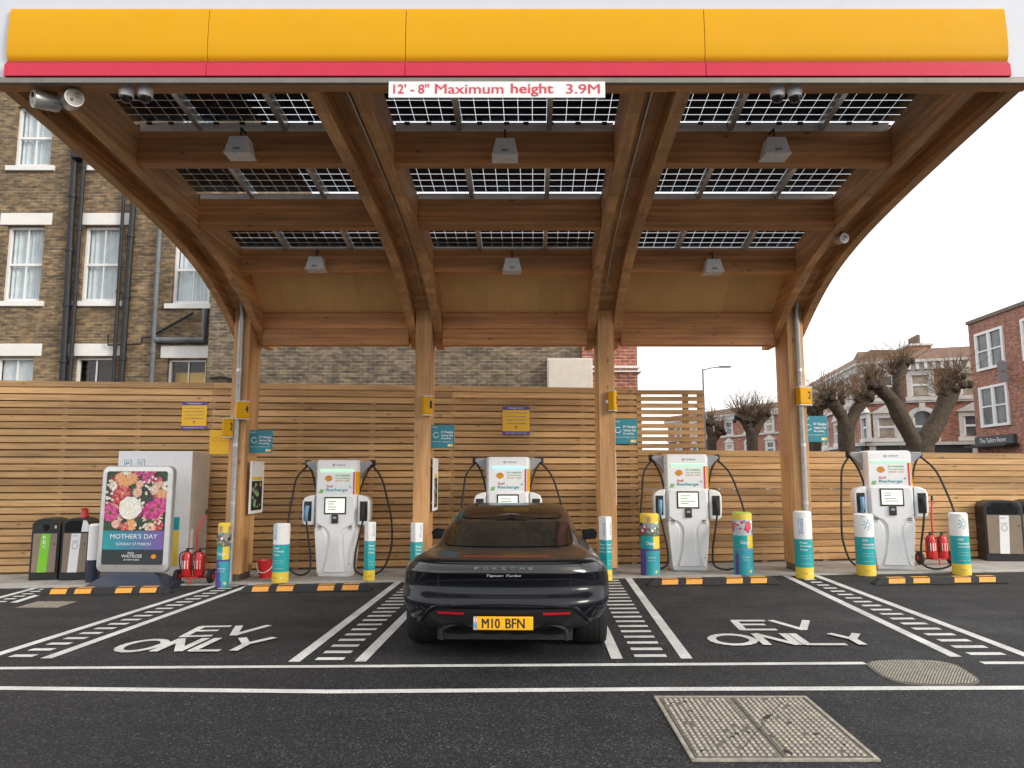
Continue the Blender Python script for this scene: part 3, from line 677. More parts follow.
        for k_ in range(60):
            a0, z0_ = rd.uniform(-math.pi, math.pi), rd.uniform(.65, .83 if kind == 'photo' else .86); ra, rz_ = rd.uniform(.012, .035), rd.uniform(.012, .03); f2 = bentext(r+.001+k_*.00012); mt = rd.choice(pal)
            m.add([f2(a0*r+ra*math.cos(j*math.pi/5), 0, z0_+rz_*math.sin(j*math.pi/5)) for j in range(10)], [tuple(range(10))], mt)
        for k_ in range(4):
            f2 = bentext(r+.009); a0 = -.25+k_*1.6
            if kind == 'photo':
                m.add([f2(a0*r+.03*math.cos(j*math.pi/6), 0, .885+.045*math.sin(j*math.pi/6)) for j in range(12)], [tuple(range(12))], 'ink_skin'); f2 = bentext(r+.0095); m.add([f2(a0*r+.034*math.cos(j*math.pi/6), 0, .905+.035*math.sin(j*math.pi/6)) for j in range(7)], [tuple(range(7))], 'ink_grey')
            else: m.add([f2(a0*r+.09+.05*math.cos(j*math.pi/6), 0, .76+.08*math.sin(j*math.pi/6)) for j in range(12)], [tuple(range(12))], 'ink_red')
        m.build('print', pb, smooth=0)
        l.text('Charge', -.09, .47, .15, .07, 0, 'ink_white', fn=fn, bold=.02); l.text('Shell Recharge', -.06, .27, .13, .025, 0, 'ink_white', fn=fn); l.text('while you shop', -.06, .23, .12, .018, 0, 'ink_white', fn=fn)
        sx = [(.075+.022*math.cos(k_*math.pi/8), .06+.022*math.sin(k_*math.pi/8)) for k_ in range(16)]; l.add([fn(x, 0, z) for x, z in sx], [tuple(range(16))], 'band_yellow')
    l.build('lettering', t, smooth=0); return t
GB = 'printed bollards in front of the chargers'
bollard(222, 586.5, 'slim picture-printed bollard with purple lower half by the left end post', GB, 'photo', .10, .96)
bollard(280, 583.5, 'teal, white and yellow round bollard beside the red bucket', GB, 'teal', .13, .93)
bollard(369, 582, 'slim square teal bollard to the right of the leftmost charger', GB, 'square', .07, .93, R(38))
bollard(416, 582, 'square teal bollard half hidden by the left side of the black car', GB, 'square', .074, .93, R(38))
bollard(606, 580.5, 'square teal bollard just right of the black car in front of a timber post', GB, 'square', .075, .99, R(-42))
bollard(650.5, 575.8, 'fat picture-printed bollard with a yellow top, left of the third charger', GB, 'photo', .155, .99)
bollard(744, 575.3, 'fat picture-printed bollard with a green top, right of the third charger', GB, 'pale', .155, 1.0)
bollard(805, 577.8, 'teal, white and yellow bollard at the foot of the right end post', GB, 'teal', .135, 1.03)
bollard(866.5, 575, 'bollard with sun symbol left of the rightmost charger', GB, 'teal', .145, .96, text='sun')
bollard(962, 574.3, 'bollard with sun symbol right of the rightmost charger, behind its cable', GB, 'teal', .135, .96, text='sun')
def white_post(px, py, h, lab, dark):
    q = G(px, py); q.z = H(q.x, q.y)+PAV; t = thing('guard_post', lab, 'post', q, group='plain white guard posts'); m = MB()
    m.lathe([(.10, dark+.001), (.10, h-.03), (.085, h-.01), (.05, h)], 'ink_white', seg=28); m.build('white_sleeve', t)
    m = MB(); m.lathe([(.103, 0), (.103, dark)], 'dark_navy', seg=28); m.build('dark_base', t)
white_post(92, 583, .95, 'white guard post with dark base between the litter bins and the flower poster', .36)
white_post(185, 579, .83, 'white guard post behind the red fire extinguishers', .25)
# ------------------------------------------------------------------ wheel stops
ws = None
for px, py, lab in ((105, 594, 'black and yellow wheel stop in front of the flower poster stand'), (306, 591.5, 'black and yellow wheel stop in front of the leftmost charger'), (713, 584.5, 'black and yellow wheel stop in front of the third charger'), (939.5, 583.5, 'black and yellow wheel stop in front of the rightmost charger')):
    q = G(px, py); rz = -math.atan(.016)
    if ws is None:
        ws = thing('wheel_stop', lab, 'wheel stop', q, 0, 'rubber wheel stops'); m = MB(); w_ = .98
        pr = [(-.075, 0), (-.05, .10), (.05, .10), (.075, 0)]
        m.add([(-w_, y, z) for y, z in pr]+[(-w_+.1, y, z) for y, z in pr]+[(w_-.1, y, z) for y, z in pr]+[(w_, y, z) for y, z in pr], [], 'black_rubber')
        for k_ in (1, 2): m.v[1] = (-w_, -.07, .02); m.v[2] = (-w_, .07, .02); m.v[13] = (w_, -.07, .02); m.v[14] = (w_, .07, .02)
        fs = [(0, 1, 2, 3), (15, 14, 13, 12)]
        for s_ in range(3):
            for k_ in range(4): fs.append((s_*4+k_, s_*4+4+k_, s_*4+4+(k_+1) % 4, s_*4+(k_+1) % 4))
        m.f = [list(f) for f in fs]; m.m = [0]*len(fs); m.build('rubber_body', ws, bevel=.006)
        for x in (-.66, -.30, .30, .66):
            y_ = MB(); sk = .03 if x > 0 else -.03
            y_.add([(x-.12, -.0705, .021), (x+.12, -.0705, .021), (x+.12, -.0535, .089), (x-.12, -.0535, .089)], [(0, 1, 2, 3)], 'reflector_orange')
            y_.v = [(a+(.015 if c > .05 else 0), b_-.004, c) for a, b_, c in y_.v]
            y_.add([(x-.12+.015, -.045, .1015), (x+.12+.015, -.045, .1015), (x+.12+.015, .045, .1015), (x-.12+.015, .045, .1015)], [(0, 1, 2, 3)], 'reflector_orange'); y_.build('reflector', ws, smooth=0)
        ws.rotation_euler = (0, rz, 0)
    else:
        dup(ws, q, lab, 'rubber wheel stops').rotation_euler = (0, rz, 0)
# ------------------------------------------------------------------ ironwork in the ground
def cover(name, label, cat, corners, round_=0, kind='plate'):
    q = [G(*c) for c in corners]; c0 = sum(q, Vector())/4; c0.z = H(c0.x, c0.y)
    t = thing(name, label, cat, c0); 
    def at(u, v, z): 
        p_ = (q[0]*(1-u)+q[1]*u)*(1-v)+(q[3]*(1-u)+q[2]*u)*v; return (p_.x-c0.x, p_.y-c0.y, H(p_.x, p_.y)+z-c0.z)
    return t, at
t, at = cover('manhole_cover', 'large four-part iron manhole cover with raised studs in the foreground asphalt', 'manhole cover', [(692, 762), (881, 762), (806, 697.5), (654, 697.5)])
m = MB()
def cell(mb, u0, u1, v0, v1, z0_, z1_, mt, at=None, ins=.0):
    mb.add([at(u0, v0, z0_), at(u1, v0, z0_), at(u1, v1, z0_), at(u0, v1, z0_), at(u0+ins, v0+ins, z1_), at(u1-ins, v0+ins, z1_), at(u1-ins, v1-ins, z1_), at(u0+ins, v1-ins, z1_)], [(4, 5, 6, 7), (0, 1, 5, 4), (1, 2, 6, 5), (2, 3, 7, 6), (3, 0, 4, 7)], mt)
for a in ((0, .022, 0, 1), (.978, 1, 0, 1), (.0225, .9775, 0, .022), (.0225, .9775, .978, 1)): cell(m, a[0], a[1], a[2], a[3], .001, .013, 'iron', at)
m.build('frame', t, smooth=0)
m = MB(); cell(m, .025, .975, .025, .975, .001, .005, 'iron_dark', at); m.build('lid_bed', t, smooth=0)
for a, b_ in ((.03, .496), (.504, .97)):
    m = MB(); cell(m, a, b_, .03, .97, .001, .010, 'iron_lid', at)
    n_ = 13
    for i in range(n_):
        for j in range(22):
            u = a+.012+(b_-a-.024)*(i+.5)/n_; v = .045+.91*(j+.5)/22
            d_ = abs((v-.5)-(u-.5)*1.0)
            if d_ < .006: continue
            if random.random() < .03: continue
            cell(m, u-.0105, u+.0105, v-.012, v+.012, .010, .017, 'iron', at, .003)
    for _ in range(7):
        u, v = random.uniform(a+.04, b_-.04), random.uniform(.08, .92); cell(m, u-.012, u+.012, v-.008, v+.008, .010, .0176, 'iron_dark', at)
    m.build('lid', t, smooth=0)
m = MB(); m.add([at(.30, .12, .0178), at(.304, .118, .0178), at(.80, .87, .0178), at(.796, .872, .0178)], [(0, 1, 2, 3)], 'iron_dark')
m.add([at(u, v, .0179) for u, v in ((.463, .56), (.468, .56), (.468, .94), (.463, .94))], [(0, 1, 2, 3)], 'iron_dark'); m.add([at(u, v, .0179) for u, v in ((.533, .06), (.538, .06), (.538, .5), (.533, .5))], [(0, 1, 2, 3)], 'iron_dark'); m.build('joint', t, smooth=0)
t, at = cover('manhole_cover', 'ribbed rounded manhole cover cutting into the white line on the right', 'manhole cover', [(895, 686), (990, 686), (950, 660.5), (858, 660.5)])
m = MB(); pts = []
for k_ in range(40):
    a = 2*math.pi*k_/40; ca, sa = math.cos(a), math.sin(a); e = .55
    pts.append((.5+.5*math.copysign(abs(ca)**e, ca), .5+.5*math.copysign(abs(sa)**e, sa)))
m.add([at(u, v, .006) for u, v in pts]+[at(u, v, 0) for u, v in pts], [tuple(range(40))]+[(i, (i+1) % 40, 40+(i+1) % 40, 40+i) for i in range(40)], 'iron_lid'); m.build('frame', t, smooth=0)
m = MB(); ns = 30
for i in range(-ns, 2*ns):
    # diagonal ribs clipped to the rounded outline
    seg = []
    for s_ in range(41):
        v = s_/40; u = i/ns+v*.55
        du, dv = abs(u-.5)/.48, abs(v-.5)/.48
        if du**3.4+dv**3.4 < 1: seg.append((u, v))
    for (u, v), (u2, v2) in zip(seg[:-1:1], seg[1::1]):
        m.add([at(u-.0095, v, .011), at(u+.0095, v, .011), at(u2+.0095, v2, .011), at(u2-.0095, v2, .011)], [(0, 1, 2, 3)], 'iron')
m.build('lid', t, smooth=0)
t, at = cover('drain_grate', 'worn flush drain cover in the asphalt near the litter bins', 'drain cover', [(15, 608), (58, 608), (78, 601.5), (38, 601.5)])
m = MB(); cell(m, 0, 1, 0, 1, .001, .004, 'steel_grate', at)
for i in range(8): cell(m, .04+i*.12, .10+i*.12, .06, .94, .004, .007, 'iron', at)
m.build('grate', t, smooth=0)
# ------------------------------------------------------------------ chargers
def pecten(mb, cx, cz, r, y, fn=None):
    def outline(s): 
        o_ = [(-.38*s, -.72*s), (.38*s, -.72*s), (.46*s, -.5*s)]
        for k_ in range(29):
            a = R(-18+216*k_/28); rr = s*(1+.035*math.cos(k_*math.pi/2)); o_.append((rr*math.cos(a), rr*.92*math.sin(a)))
        return o_+[(-.46*s, -.5*s)]
    f0 = fn or (lambda x, y, z: (x, y, z))
    for s, mt, dy in ((1, 'ink_red', 0), (.84, 'fascia_yellow', .0008)):
        o_ = outline(s); c0 = f0(cx, y-dy, cz-.1*r); vs = [c0]+[f0(cx+a*r, y-dy, cz+b_*r) for a, b_ in o_]; n = len(o_)
        mb.add(vs, [(0, 1+i, 1+(i+1) % n) for i in range(n)], mt)
    for k_ in range(-2, 3):
        a = R(90+k_*26); d = Vector((math.cos(a), math.sin(a))); q = Vector((-d.y, d.x))*.03
        p0, p1 = Vector((d.x*.25, -.55+d.y*.2)), d*.74
        mb.add([f0(cx+v.x*r, y-.0014, cz+v.y*r) for v in (p0-q*.4, p0+q*.4, p1+q, p1-q)], [(0, 1, 2, 3)], 'ink_red')
def charger(q, label, led='led_green', rz=0):
    t = thing('car_charger', label, 'charger', q, rz, 'electric car chargers by the fence')
    m = MB(); lv = [(0, .295, .03), (.04, .305, .01), (.35, .335, .0), (.735, .362, .0), (.9, .37, .0), (1.365, .37, .0), (1.37, .37, .012), (1.90, .37, .012), (1.945, .36, .03), (1.955, .33, .07)]
    vs = []
    for z, w_, f0 in lv:
        c = .045*w_/.37
        vs += [(-w_+c, f0, z), (w_-c, f0, z), (w_, f0+.08, z), (w_, .33, z), (w_-c, .38, z), (-w_+c, .38, z), (-w_, .33, z), (-w_, f0+.08, z)]
    n = len(lv); fs = [(k_*8+a, k_*8+(a+1) % 8, k_*8+8+(a+1) % 8, k_*8+8+a) for k_ in range(n-1) for a in range(8)]+[tuple(range(8)), tuple(range(n*8-8, n*8))]
    m.add(vs, fs, 'charger_white'); m.build('cabinet', t, bevel=.012, seg=3, smooth=50)
    m = MB()                                   # console round the screen and the flared column below it
    con = [(-.325, .90), (-.25, .845), (-.15, .80), (-.095, .72), (-.085, .62), (-.10, .45), (-.135, .25), (-.185, .07), (.185, .07), (.135, .25), (.10, .45), (.085, .62), (.095, .72), (.15, .80), (.25, .845), (.325, .90), (.325, 1.30), (.29, 1.345), (-.29, 1.345), (-.325, 1.30)]
    m.prism([(x, .02, z) for x, z in con], (0, -.045, 0), 'charger_white'); m.build('console', t, bevel=.014, seg=3, smooth=50)
    m = MB()                                   # lower side panels
    for s in (-1, 1):
        m.prism([(s*x, .015, z) for x, z in ((.34, .69), (.345, .80), (.30, .83), (.20, .78), (.15, .70), (.145, .55), (.165, .35), (.21, .12), (.24, .06), (.285, .06))], (0, -.028, 0), 'charger_white')
    m.build('lower_panel', t, bevel=.01, seg=2, smooth=50)
    m = MB(); m.bx(-.185, .185, -.036, -.02, 1.035, 1.325, 'ink_black'); fr = m.build('screen', t, bevel=.005)
    m = MB(); m.bx(-.162, .162, -.039, -.0365, 1.06, 1.30, 'screen')
    m.build('display', fr)
    m = MB()
    for z in (1.24, 1.20, 1.15, 1.11): m.bx(-.12, random.uniform(-.03, .12), -.0405, -.0395, z, z+.016, 'ink_grey')
    m.build('display_text', fr)
    m = MB(); m.bx(-.055, .055, -.05, -.02, .885, 1.03, 'black_plastic'); m.bx(-.03, .03, -.0515, -.0505, .96, 1.0, 'charger_grey'); m.build('card_reader', t, bevel=.006)
    m = MB()
    for s in (-1, 1):
        for z in (.80, .83): m.bx(s*.262-.035, s*.262+.035, -.018, -.012, z, z+.014, 'ink_black')
        m.bx(s*.262-.035, s*.262+.035, -.0165, -.0125, .770, .782, 'ink_grey')
    m.bx(.25, .265, -.016, -.0125, .20, .23, 'ink_grey'); m.build('vent', t)
    m = MB(); m.bx(-.27, .29, -.002, .009, 1.755, 1.785, led); m.build('light_bar', t, bevel=.003)
    m = MB(); y = .009; TX = lambda s_, x, z, w_, h, mt, b_=.015: m.text(s_, x, z, w_, h, y, mt, bold=b_)
    sh = [(-.075, 1.885), (-.03, 1.885), (-.03, 1.86), (-.0525, 1.835), (-.075, 1.86)]; m.add([(x, y, z) for x, z in sh], [tuple(range(5))], 'ink_grey')
    m.add([(-.064, y-.001, 1.876), (-.041, y-.001, 1.876), (-.0525, y-.001, 1.85)], [(0, 1, 2)], 'ink_white')
    TX('tritium', -.005, 1.852, .15, .03, 'ink_grey')
    pecten(m, -.135, 1.63, .062, y)
    TX('Go contactless', -.02, 1.675, .25, .035, 'ink_green'); TX('Tap and charge', -.02, 1.625, .25, .03, 'ink_green'); TX('your car', -.02, 1.58, .25, .028, 'fascia_yellow', .03)
    TX('Shell', -.17, 1.485, .11, .04, 'ink_red'); TX('Recharge', -.17, 1.405, .36, .065, 'ink_teal', .03)
    TX('+', .215, 1.47, .04, .04, 'ink_teal', .02); m.add([(x, y, z) for x, z in ((-.30, 1.385), (-.235, 1.385), (-.21, 1.45), (-.275, 1.45))], [(0, 1, 2, 3)], 'ink_green')
    m.build('lettering', t, smooth=0)
    m = MB()
    m.bx(.285, .312, .0075, .0115, .96, 1.75, 'ink_red'); m.add([(.3275, .010, .96), (.3735, .0915, .96), (.3735, .0915, 1.75), (.3275, .010, 1.75)], [(0, 1, 2, 3)], 'fascia_yellow')
    m.add([(.3735, .094, .96), (.3735, .2, .96), (.3735, .2, 1.75), (.3735, .094, 1.75)], [(0, 1, 2, 3)], 'fascia_yellow'); m.build('side_stripe', t, smooth=0)
    for s in (-1, 1):
        m = MB(); h_ = [(.37, .86), (.50, .84), (.56, .88), (.575, 1.0), (.575, 1.24), (.54, 1.31), (.46, 1.345), (.37, 1.36)]
        m.prism([(s*x, .02, z) for x, z in h_], (0, .26, 0), 'charger_white'); ho = m.build('holster', t, bevel=.02, seg=3, smooth=50)
        m = MB(); m.bx(s*.475-.065, s*.475+.065, .0105, .0185, .92, 1.25, 'black_plastic'); m.build('holster_recess', ho, bevel=.004)
        m = MB(); m.tube([(s*.47, -.03, 1.17), (s*.475, -.07, 1.09), (s*.475, -.075, 1.0), (s*.48, -.04, .93)], [.038, .036, .03, .026], 'ink_blue' if s < 0 else 'black_rubber', 12); m.lathe([(.05, -.012), (.052, .012)], 'black_plastic', (s*.47, 0, 1.17), 16, 'y'); m.build('connector', ho)
        m = MB(); ar = [(.355, 1.935), (.55, 1.93), (.575, 1.90), (.56, 1.875), (.42, 1.74), (.355, 1.60)]
        m.prism([(s*x, .16, z) for x, z in ar], (0, .22, 0), 'charger_grey'); arm = m.build('cable_arm', t, bevel=.012)
        m = MB(); m.lathe([(.045, 0), (.05, .03), (.05, .09), (.04, .11)], 'black_rubber', (s*.565, .27, 1.845), 14); m.build('cable_grip', arm)
        pts = [(s*.565, .25, 1.86), (s*(.70 if s < 0 else .72), .15, 1.68), (s*(.76 if s < 0 else .86), .06, 1.3), (s*(.80 if s < 0 else .96), .0, .85), (s*(.80 if s < 0 else .95), -.05, .42), (s*(.68 if s < 0 else .80), -.10, .10), (s*.55, -.08, .035), (s*.39, -.10, .10), (s*.37, -.10, .32), (s*.43, -.08, .68), (s*.48, -.04, .94)]
        m = MB(); m.tube(curve(pts, 46), .017, 'black_rubber', 8); m.tube(curve([(s*.56, .27, 1.87), (s*.47, .22, 1.72), (s*.40, .16, 1.50), (s*.36, .16, 1.30)], 14), .017, 'black_rubber', 8); m.build('cable', t)
    return t
c1 = G(333.5, 578); c1.z += PAV
charger(c1, 'white rapid charger between the red bucket and the car, leftmost of the four')
cy = 12.62
charger(Vector((P(508, 470, cy+.2).x, cy, H(0, cy)+PAV)), 'white rapid charger half hidden behind the roof of the parked black car, light bar blue', 'led_blue')
c3 = G(689, 571.5); c3.z += PAV; c3.y = min(c3.y, 12.75)
charger(c3, 'white rapid charger standing between the two fat picture-printed bollards', rz=R(-4))
c4 = G(896, 571); c4.z += PAV; c4.y = min(c4.y, 12.75)
charger(c4, 'white rapid charger between the two bollards with sun symbols, nearest the right-hand bins', rz=R(-10))
# ------------------------------------------------------------------ signs on posts and fence
def flat(name, label, cat, px0, py0, px1, py1, y, mt, group=None, depth=.012, bev=.004):
    a, b_ = P(px0, py1, y), P(px1, py0, y); t = thing(name, label, cat, ((a.x+b_.x)/2, y, a.z), group=group)
    w_, h_ = b_.x-a.x, P((px0+px1)/2, py0, y).z-a.z; m = MB(); m.bx(-w_/2, w_/2, 0, depth, 0, h_, mt); m.build('board', t, bevel=bev); return t, w_, h_
tp = [(248, 430, 273, 453, 'teal sign board on the left end post, above the framed poster'), (430.5, 425, 454.5, 448, 'teal sign board on the second timber post, up and left of the black car'), (612.5, 419, 637, 444, 'teal sign board on the third timber post, in front of the open fence section'), (803.5, 416, 827, 442, 'teal sign board on the right end post in front of the street trees')]
for i, (x0, y0, x1, y1, lab) in enumerate(tp):
    t, w_, h_ = flat('parking_sign', lab, 'sign', x0, y0, x1, y1, 12.50 if i else 12.55, 'sign_teal', 'teal parking signs on the posts')
    m = MB(); y = -.003
    m.text('Shell', -w_*.44, h_*.87, w_*.22, h_*.07, y, 'ink_white'); m.text('EV Charging', -w_*.06, h_*.62, w_*.50, h_*.12, y, 'ink_white', bold=.03); m.text('Vehicles Only', -w_*.06, h_*.48, w_*.50, h_*.11, y, 'ink_white', bold=.03)
    m.text('No parking', -w_*.06, h_*.36, w_*.42, h_*.10, y, 'ink_white', bold=.03); m.text('while not charging here', -w_*.44, h_*.24, w_*.84, h_*.06, y, 'ink_white')
    for k_ in range(14):                        # ring of the charging symbol
        a, b2 = R(40+k_*22), R(40+(k_+1)*22); r0, r1 = w_*.10, w_*.125; cx_, cz_ = -w_*.27, h_*.56
        m.add([(cx_+r0*math.cos(a), y, cz_+r0*math.sin(a)), (cx_+r1*math.cos(a), y, cz_+r1*math.sin(a)), (cx_+r1*math.cos(b2), y, cz_+r1*math.sin(b2)), (cx_+r0*math.cos(b2), y, cz_+r0*math.sin(b2))], [(0, 1, 2, 3)], 'ink_white')
    m.bx(w_*.22, w_*.44, y, -.001, h_*.06, h_*.17, 'band_yellow'); m.bx(w_*.24, w_*.32, y-.002, y-.001, h_*.08, h_*.15, 'ink_white'); m.build('lettering', t, smooth=0)
    m = MB(); m.bx(-w_*.46, -w_*.46+.03, .0125, .10, h_*.4, h_*.5, 'galvanised'); m.build('bracket', t)
for px0, py0, px1, py1, y, rz, dig, lab in ((235.5, 401, 250, 419.5, 12.20, R(25), '4', 'yellow number box on the left end post, above its drainpipe clamp'), (222, 418, 234, 437.5, 12.28, R(25), '2', 'small yellow box fixed behind the drainpipe of the left end post'), (422, 396, 432.5, 415.5, 12.26, R(25), '1', 'yellow number box on the second timber post'),
        (608.5, 391, 616.5, 411, 12.30, R(60), '3', 'slim yellow number box on the third timber post'), (797, 387, 811, 405.5, 12.25, R(14), '2', 'yellow number box on the right end post against the street trees')):
    a, b_ = P(px0, py1, y), P(px1, py0, y); t = thing('number_box', lab, 'number sign', ((a.x+b_.x)/2, y, a.z), rz, 'yellow number boxes on the posts'); w_ = (b_.x-a.x)*.95; h_ = b_.z-a.z
    m = MB(); m.bx(-w_/2, w_/2, -.06, .06, .012, h_-.012, 'fascia_yellow'); m.build('body', t, bevel=.02, seg=3)
    m = MB(); m.bx(-w_/2+.004, w_/2-.004, -.056, .056, 0, .012, 'ink_white'); m.bx(-w_/2+.004, w_/2-.004, -.056, .056, h_-.012, h_, 'ink_white'); m.build('cap', t)
    m = MB(); m.text(dig, w_*.16, h_*.35, w_*.22, h_*.4, -.062, 'ink_black', bold=.03); m.build('numeral', t, smooth=0)
    m = MB(); m.bx(-w_*.2, w_*.2, .06, .11, h_*.4, h_*.55, 'galvanised'); m.build('bracket', t)
t, w_, h_ = flat('notice_board', 'yellow square notice sign mounted left of the left end post', 'sign', 209, 430, 231, 454, 12.45, 'sign_yellow')
m = MB(); y = -.003
for k_, s_ in enumerate(('EV charging', 'bay users', 'please pay', 'at pump')): m.text(s_, -w_*.02, h_*(.72-.09*k_), w_*.44, h_*.055, y, 'ink_orange', bold=.02)
m.text('CCTV', -w_*.44, h_*.52, w_*.34, h_*.2, y, 'ink_orange'); m.text('cameras in operation', -w_*.44, h_*.34, w_*.84, h_*.05, y, 'ink_orange'); m.build('lettering', t, smooth=0)
m = MB(); m.bx(w_*.35, w_*.5, .0125, .06, h_*.4, h_*.5, 'galvanised'); m.build('bracket', t)
for px0, py0, px1, py1, lab in ((181, 402, 207.5, 429.5, 'yellow and purple parking notice on the fence left of the left end post'), (502.5, 406.5, 529.5, 435, 'yellow and purple parking notice on the fence above the half hidden charger')):
    t, w_, h_ = flat('parking_notice', lab, 'sign', px0, py0, px1, py1, FYY-.02, 'sign_yellow', 'yellow parking notices on the fence')
    m = MB(); y = -.002
    m.bx(-w_/2, w_/2, y, -.0005, h_*.88, h_*1.0, 'ink_purple'); m.bx(-w_/2, w_/2, y, -.0005, 0, h_*.13, 'ink_purple'); m.build('band', t)
    m = MB(); m.text('Parking Notice', -w_*.28, h_*.905, w_*.56, h_*.07, y-.002, 'ink_white', bold=.02); m.text('www.pay for your stay', -w_*.40, h_*.03, w_*.8, h_*.07, y-.002, 'ink_white')
    for k_, s_ in enumerate(('Customer parking only', 'Maximum stay applies', 'Charge for any breach', 'of terms and conditions')): m.text(s_, -w_*.38, h_*(.74-.12*k_), w_*.76, h_*.06, y, 'ink_purple')
    m.text('P', -w_*.03, h_*.2, w_*.08, h_*.12, y, 'ink_red', bold=.03); m.build('lettering', t, smooth=0)
# framed posters standing off the right-hand side of each post
for px, py0, py1, y0, lab in ((249, 461, 514, 12.45, 'framed poster with a dark plant picture on the side of the left end post'), (433, 458, 511, 12.45, 'narrow looking framed poster on the side of the second timber post'), (616, 452, 505, 12.42, 'poster panel seen edge-on as a white strip beside the third timber post'), (804.5, 450, 503, 12.42, 'poster panel seen edge-on as a white strip beside the right end post')):
    a, b_ = P(px, py1, y0), P(px, py0, y0); h_ = b_.z-a.z; t = thing('framed_poster', lab, 'poster', a, R(0), 'framed posters on the posts'); m = MB()
    rz = Matrix.Rotation(R(-4), 3, 'Z')
    for c, d in (((0, .31, .012), (.03, .62, .024)), ((0, .31, h_-.012), (.03, .62, .024)), ((0, .012, h_/2), (.03, .024, h_-.048)), ((0, .608, h_/2), (.03, .024, h_-.048))): m.box(c, d, 'ink_white')
    m.build('frame', t); m = MB(); m.bx(-.008, .008, .024, .596, .024, h_-.024, 'ink_white'); m.build('sheet', t)
    m = MB(); x = .0095; rd = random.Random(3)
    m.add([(x, .05, .05), (x, .57, .05), (x, .57, h_*.62), (x, .05, h_*.62)], [(0, 1, 2, 3)], 'ink_black'); m.add([(x, .05, h_*.63), (x, .57, h_*.63), (x, .57, h_*.70), (x, .05, h_*.70)], [(0, 1, 2, 3)], 'band_yellow')
    for k_ in range(26):
        cy_, cz_, rr = rd.uniform(.1, .52), rd.uniform(.1, h_*.55), rd.uniform(.02, .05); xx_ = x+.0008+k_*.0002
        m.add([(xx_, cy_+rr*math.cos(j*math.pi/4+k_)*1.3, cz_+rr*math.sin(j*math.pi/4+k_)) for j in range(8)], [tuple(range(8))], rd.choice(['ink_green', 'ink_skin', 'ink_grey', 'ink_green', 'iron_dark']))
    m.build('print', t, smooth=0)
    m = MB()
    for z in (h_*.15, h_*.85): m.bx(-.06, -.016, .10, .13, z-.015, z+.015, 'galvanised'); m.bx(-.06, -.016, .48, .51, z-.015, z+.015, 'galvanised')
    m.build('bracket', t)
# ------------------------------------------------------------------ litter bins
def bin_(q, rz, lab, stripe, w_=.46, h=1.04, d=.42, group='twin-bay litter bins', slot='round', word=''):
    t = thing('litter_bin', lab, 'litter bin', q, rz, group); m = MB(); hw = w_/2
    out = [(-hw, .0), (hw, .0), (hw, h-.10), (hw-.06, h-.03), (hw-.16, h), (-hw+.16, h), (-hw+.06, h-.03), (-hw, h-.10)]
    m.prism([(x, 0.012, z) for x, z in out], (0, d, 0), 'black_plastic'); m.build('body', t, bevel=.012)
    m = MB(); m.bx(-hw+.04, hw-.04, -.008, .011, .13, h-.26, 'taupe'); dr = m.build('door', t, bevel=.006)
    m = MB(); m.lathe([(.013, -.013), (.013, -.0085)], 'black_plastic', (hw-.08, 0, h*.58), 12, 'y'); m.build('lock', dr)
    m = MB(); sx = .075; m.prism([(-sx-.02, -.0105, .132), (sx-.02, -.0105, .132), (sx+.01, -.0105, h-.262), (-sx+.01, -.0105, h-.262)], (0, .002, 0), stripe)
    m.build('stripe', dr, smooth=0)
    m = MB(); ink = 'ink_white' if stripe == 'lime' else 'ink_grey'
    for k_, c in enumerate(word): m.text(c, -.03, h*.66-.075*k_, .055, .055, -.0125, ink, bold=.01)
    if not word:
        for k_ in range(12):
            a, b2 = k_*math.pi/6, (k_+1)*math.pi/6; m.add([(.04*math.cos(a)+.0, -.0125, h*.55+.05*math.sin(a)), (.05*math.cos(a), -.0125, h*.55+.062*math.sin(a)), (.05*math.cos(b2), -.0125, h*.55+.062*math.sin(b2)), (.04*math.cos(b2), -.0125, h*.55+.05*math.sin(b2))], [(0, 1, 2, 3)], ink)
        m.bx(-.055, .055, -.0125, -.0115, h*.55+.075, h*.55+.085, ink); m.text('TRASH'[:0] or 'Litter', -.045, h*.70, .08, .03, -.0125, ink)
    m.build('lettering', dr, smooth=0)
    m = MB()
    if slot == 'round': 
        m.prism([(-.13, .006, h-.15), (-.06, .006, h-.20), (.06, .006, h-.20), (.13, .006, h-.15), (.06, .006, h-.11), (-.06, .006, h-.11)], (0, .005, 0), 'iron_dark'); m.lathe([(.05, -.004), (.055, .006)], 'black_gloss', (0, 0, h-.155), 20, 'y')
        m.bx(.135, .165, .003, .010, h-.175, h-.125, 'beige_panel')
    elif slot == 'bag':
        m.prism([(-hw+.05, .006, h-.235), (hw-.05, .006, h-.235), (hw-.05, .006, h-.10), (hw-.12, .006, h-.05), (-hw+.12, .006, h-.05), (-hw+.05, .006, h-.10)], (0, .005, 0), 'black_gloss'); m.prism([(hw-.15, .003, h-.235), (hw-.035, .003, h-.235), (hw-.035, .003, h-.12), (hw-.07, .003, h-.05), (hw-.13, .003, h-.04)], (0, .004, 0), 'ink_white')
    else:
        m.prism([(-hw+.07, .006, h-.235), (hw-.07, .006, h-.235), (hw-.07, .006, h-.12), (hw-.16, .006, h-.045), (-hw+.16, .006, h-.045), (-hw+.07, .006, h-.12)], (0, .005, 0), 'black_gloss')
    m.build('slot', t); return t
q = G(42, 581.5); q.z = H(q.x, q.y)+PAV; bin_(q, R(8), 'black litter bin with a lime green recycling stripe', 'lime', slot='round', word='REC')
q = G(72.5, 581.5); q.z = H(q.x, q.y)+PAV; b2 = bin_(q, R(8), 'black litter bin with a white stripe, next to the flower poster', 'ink_white', slot='bag')
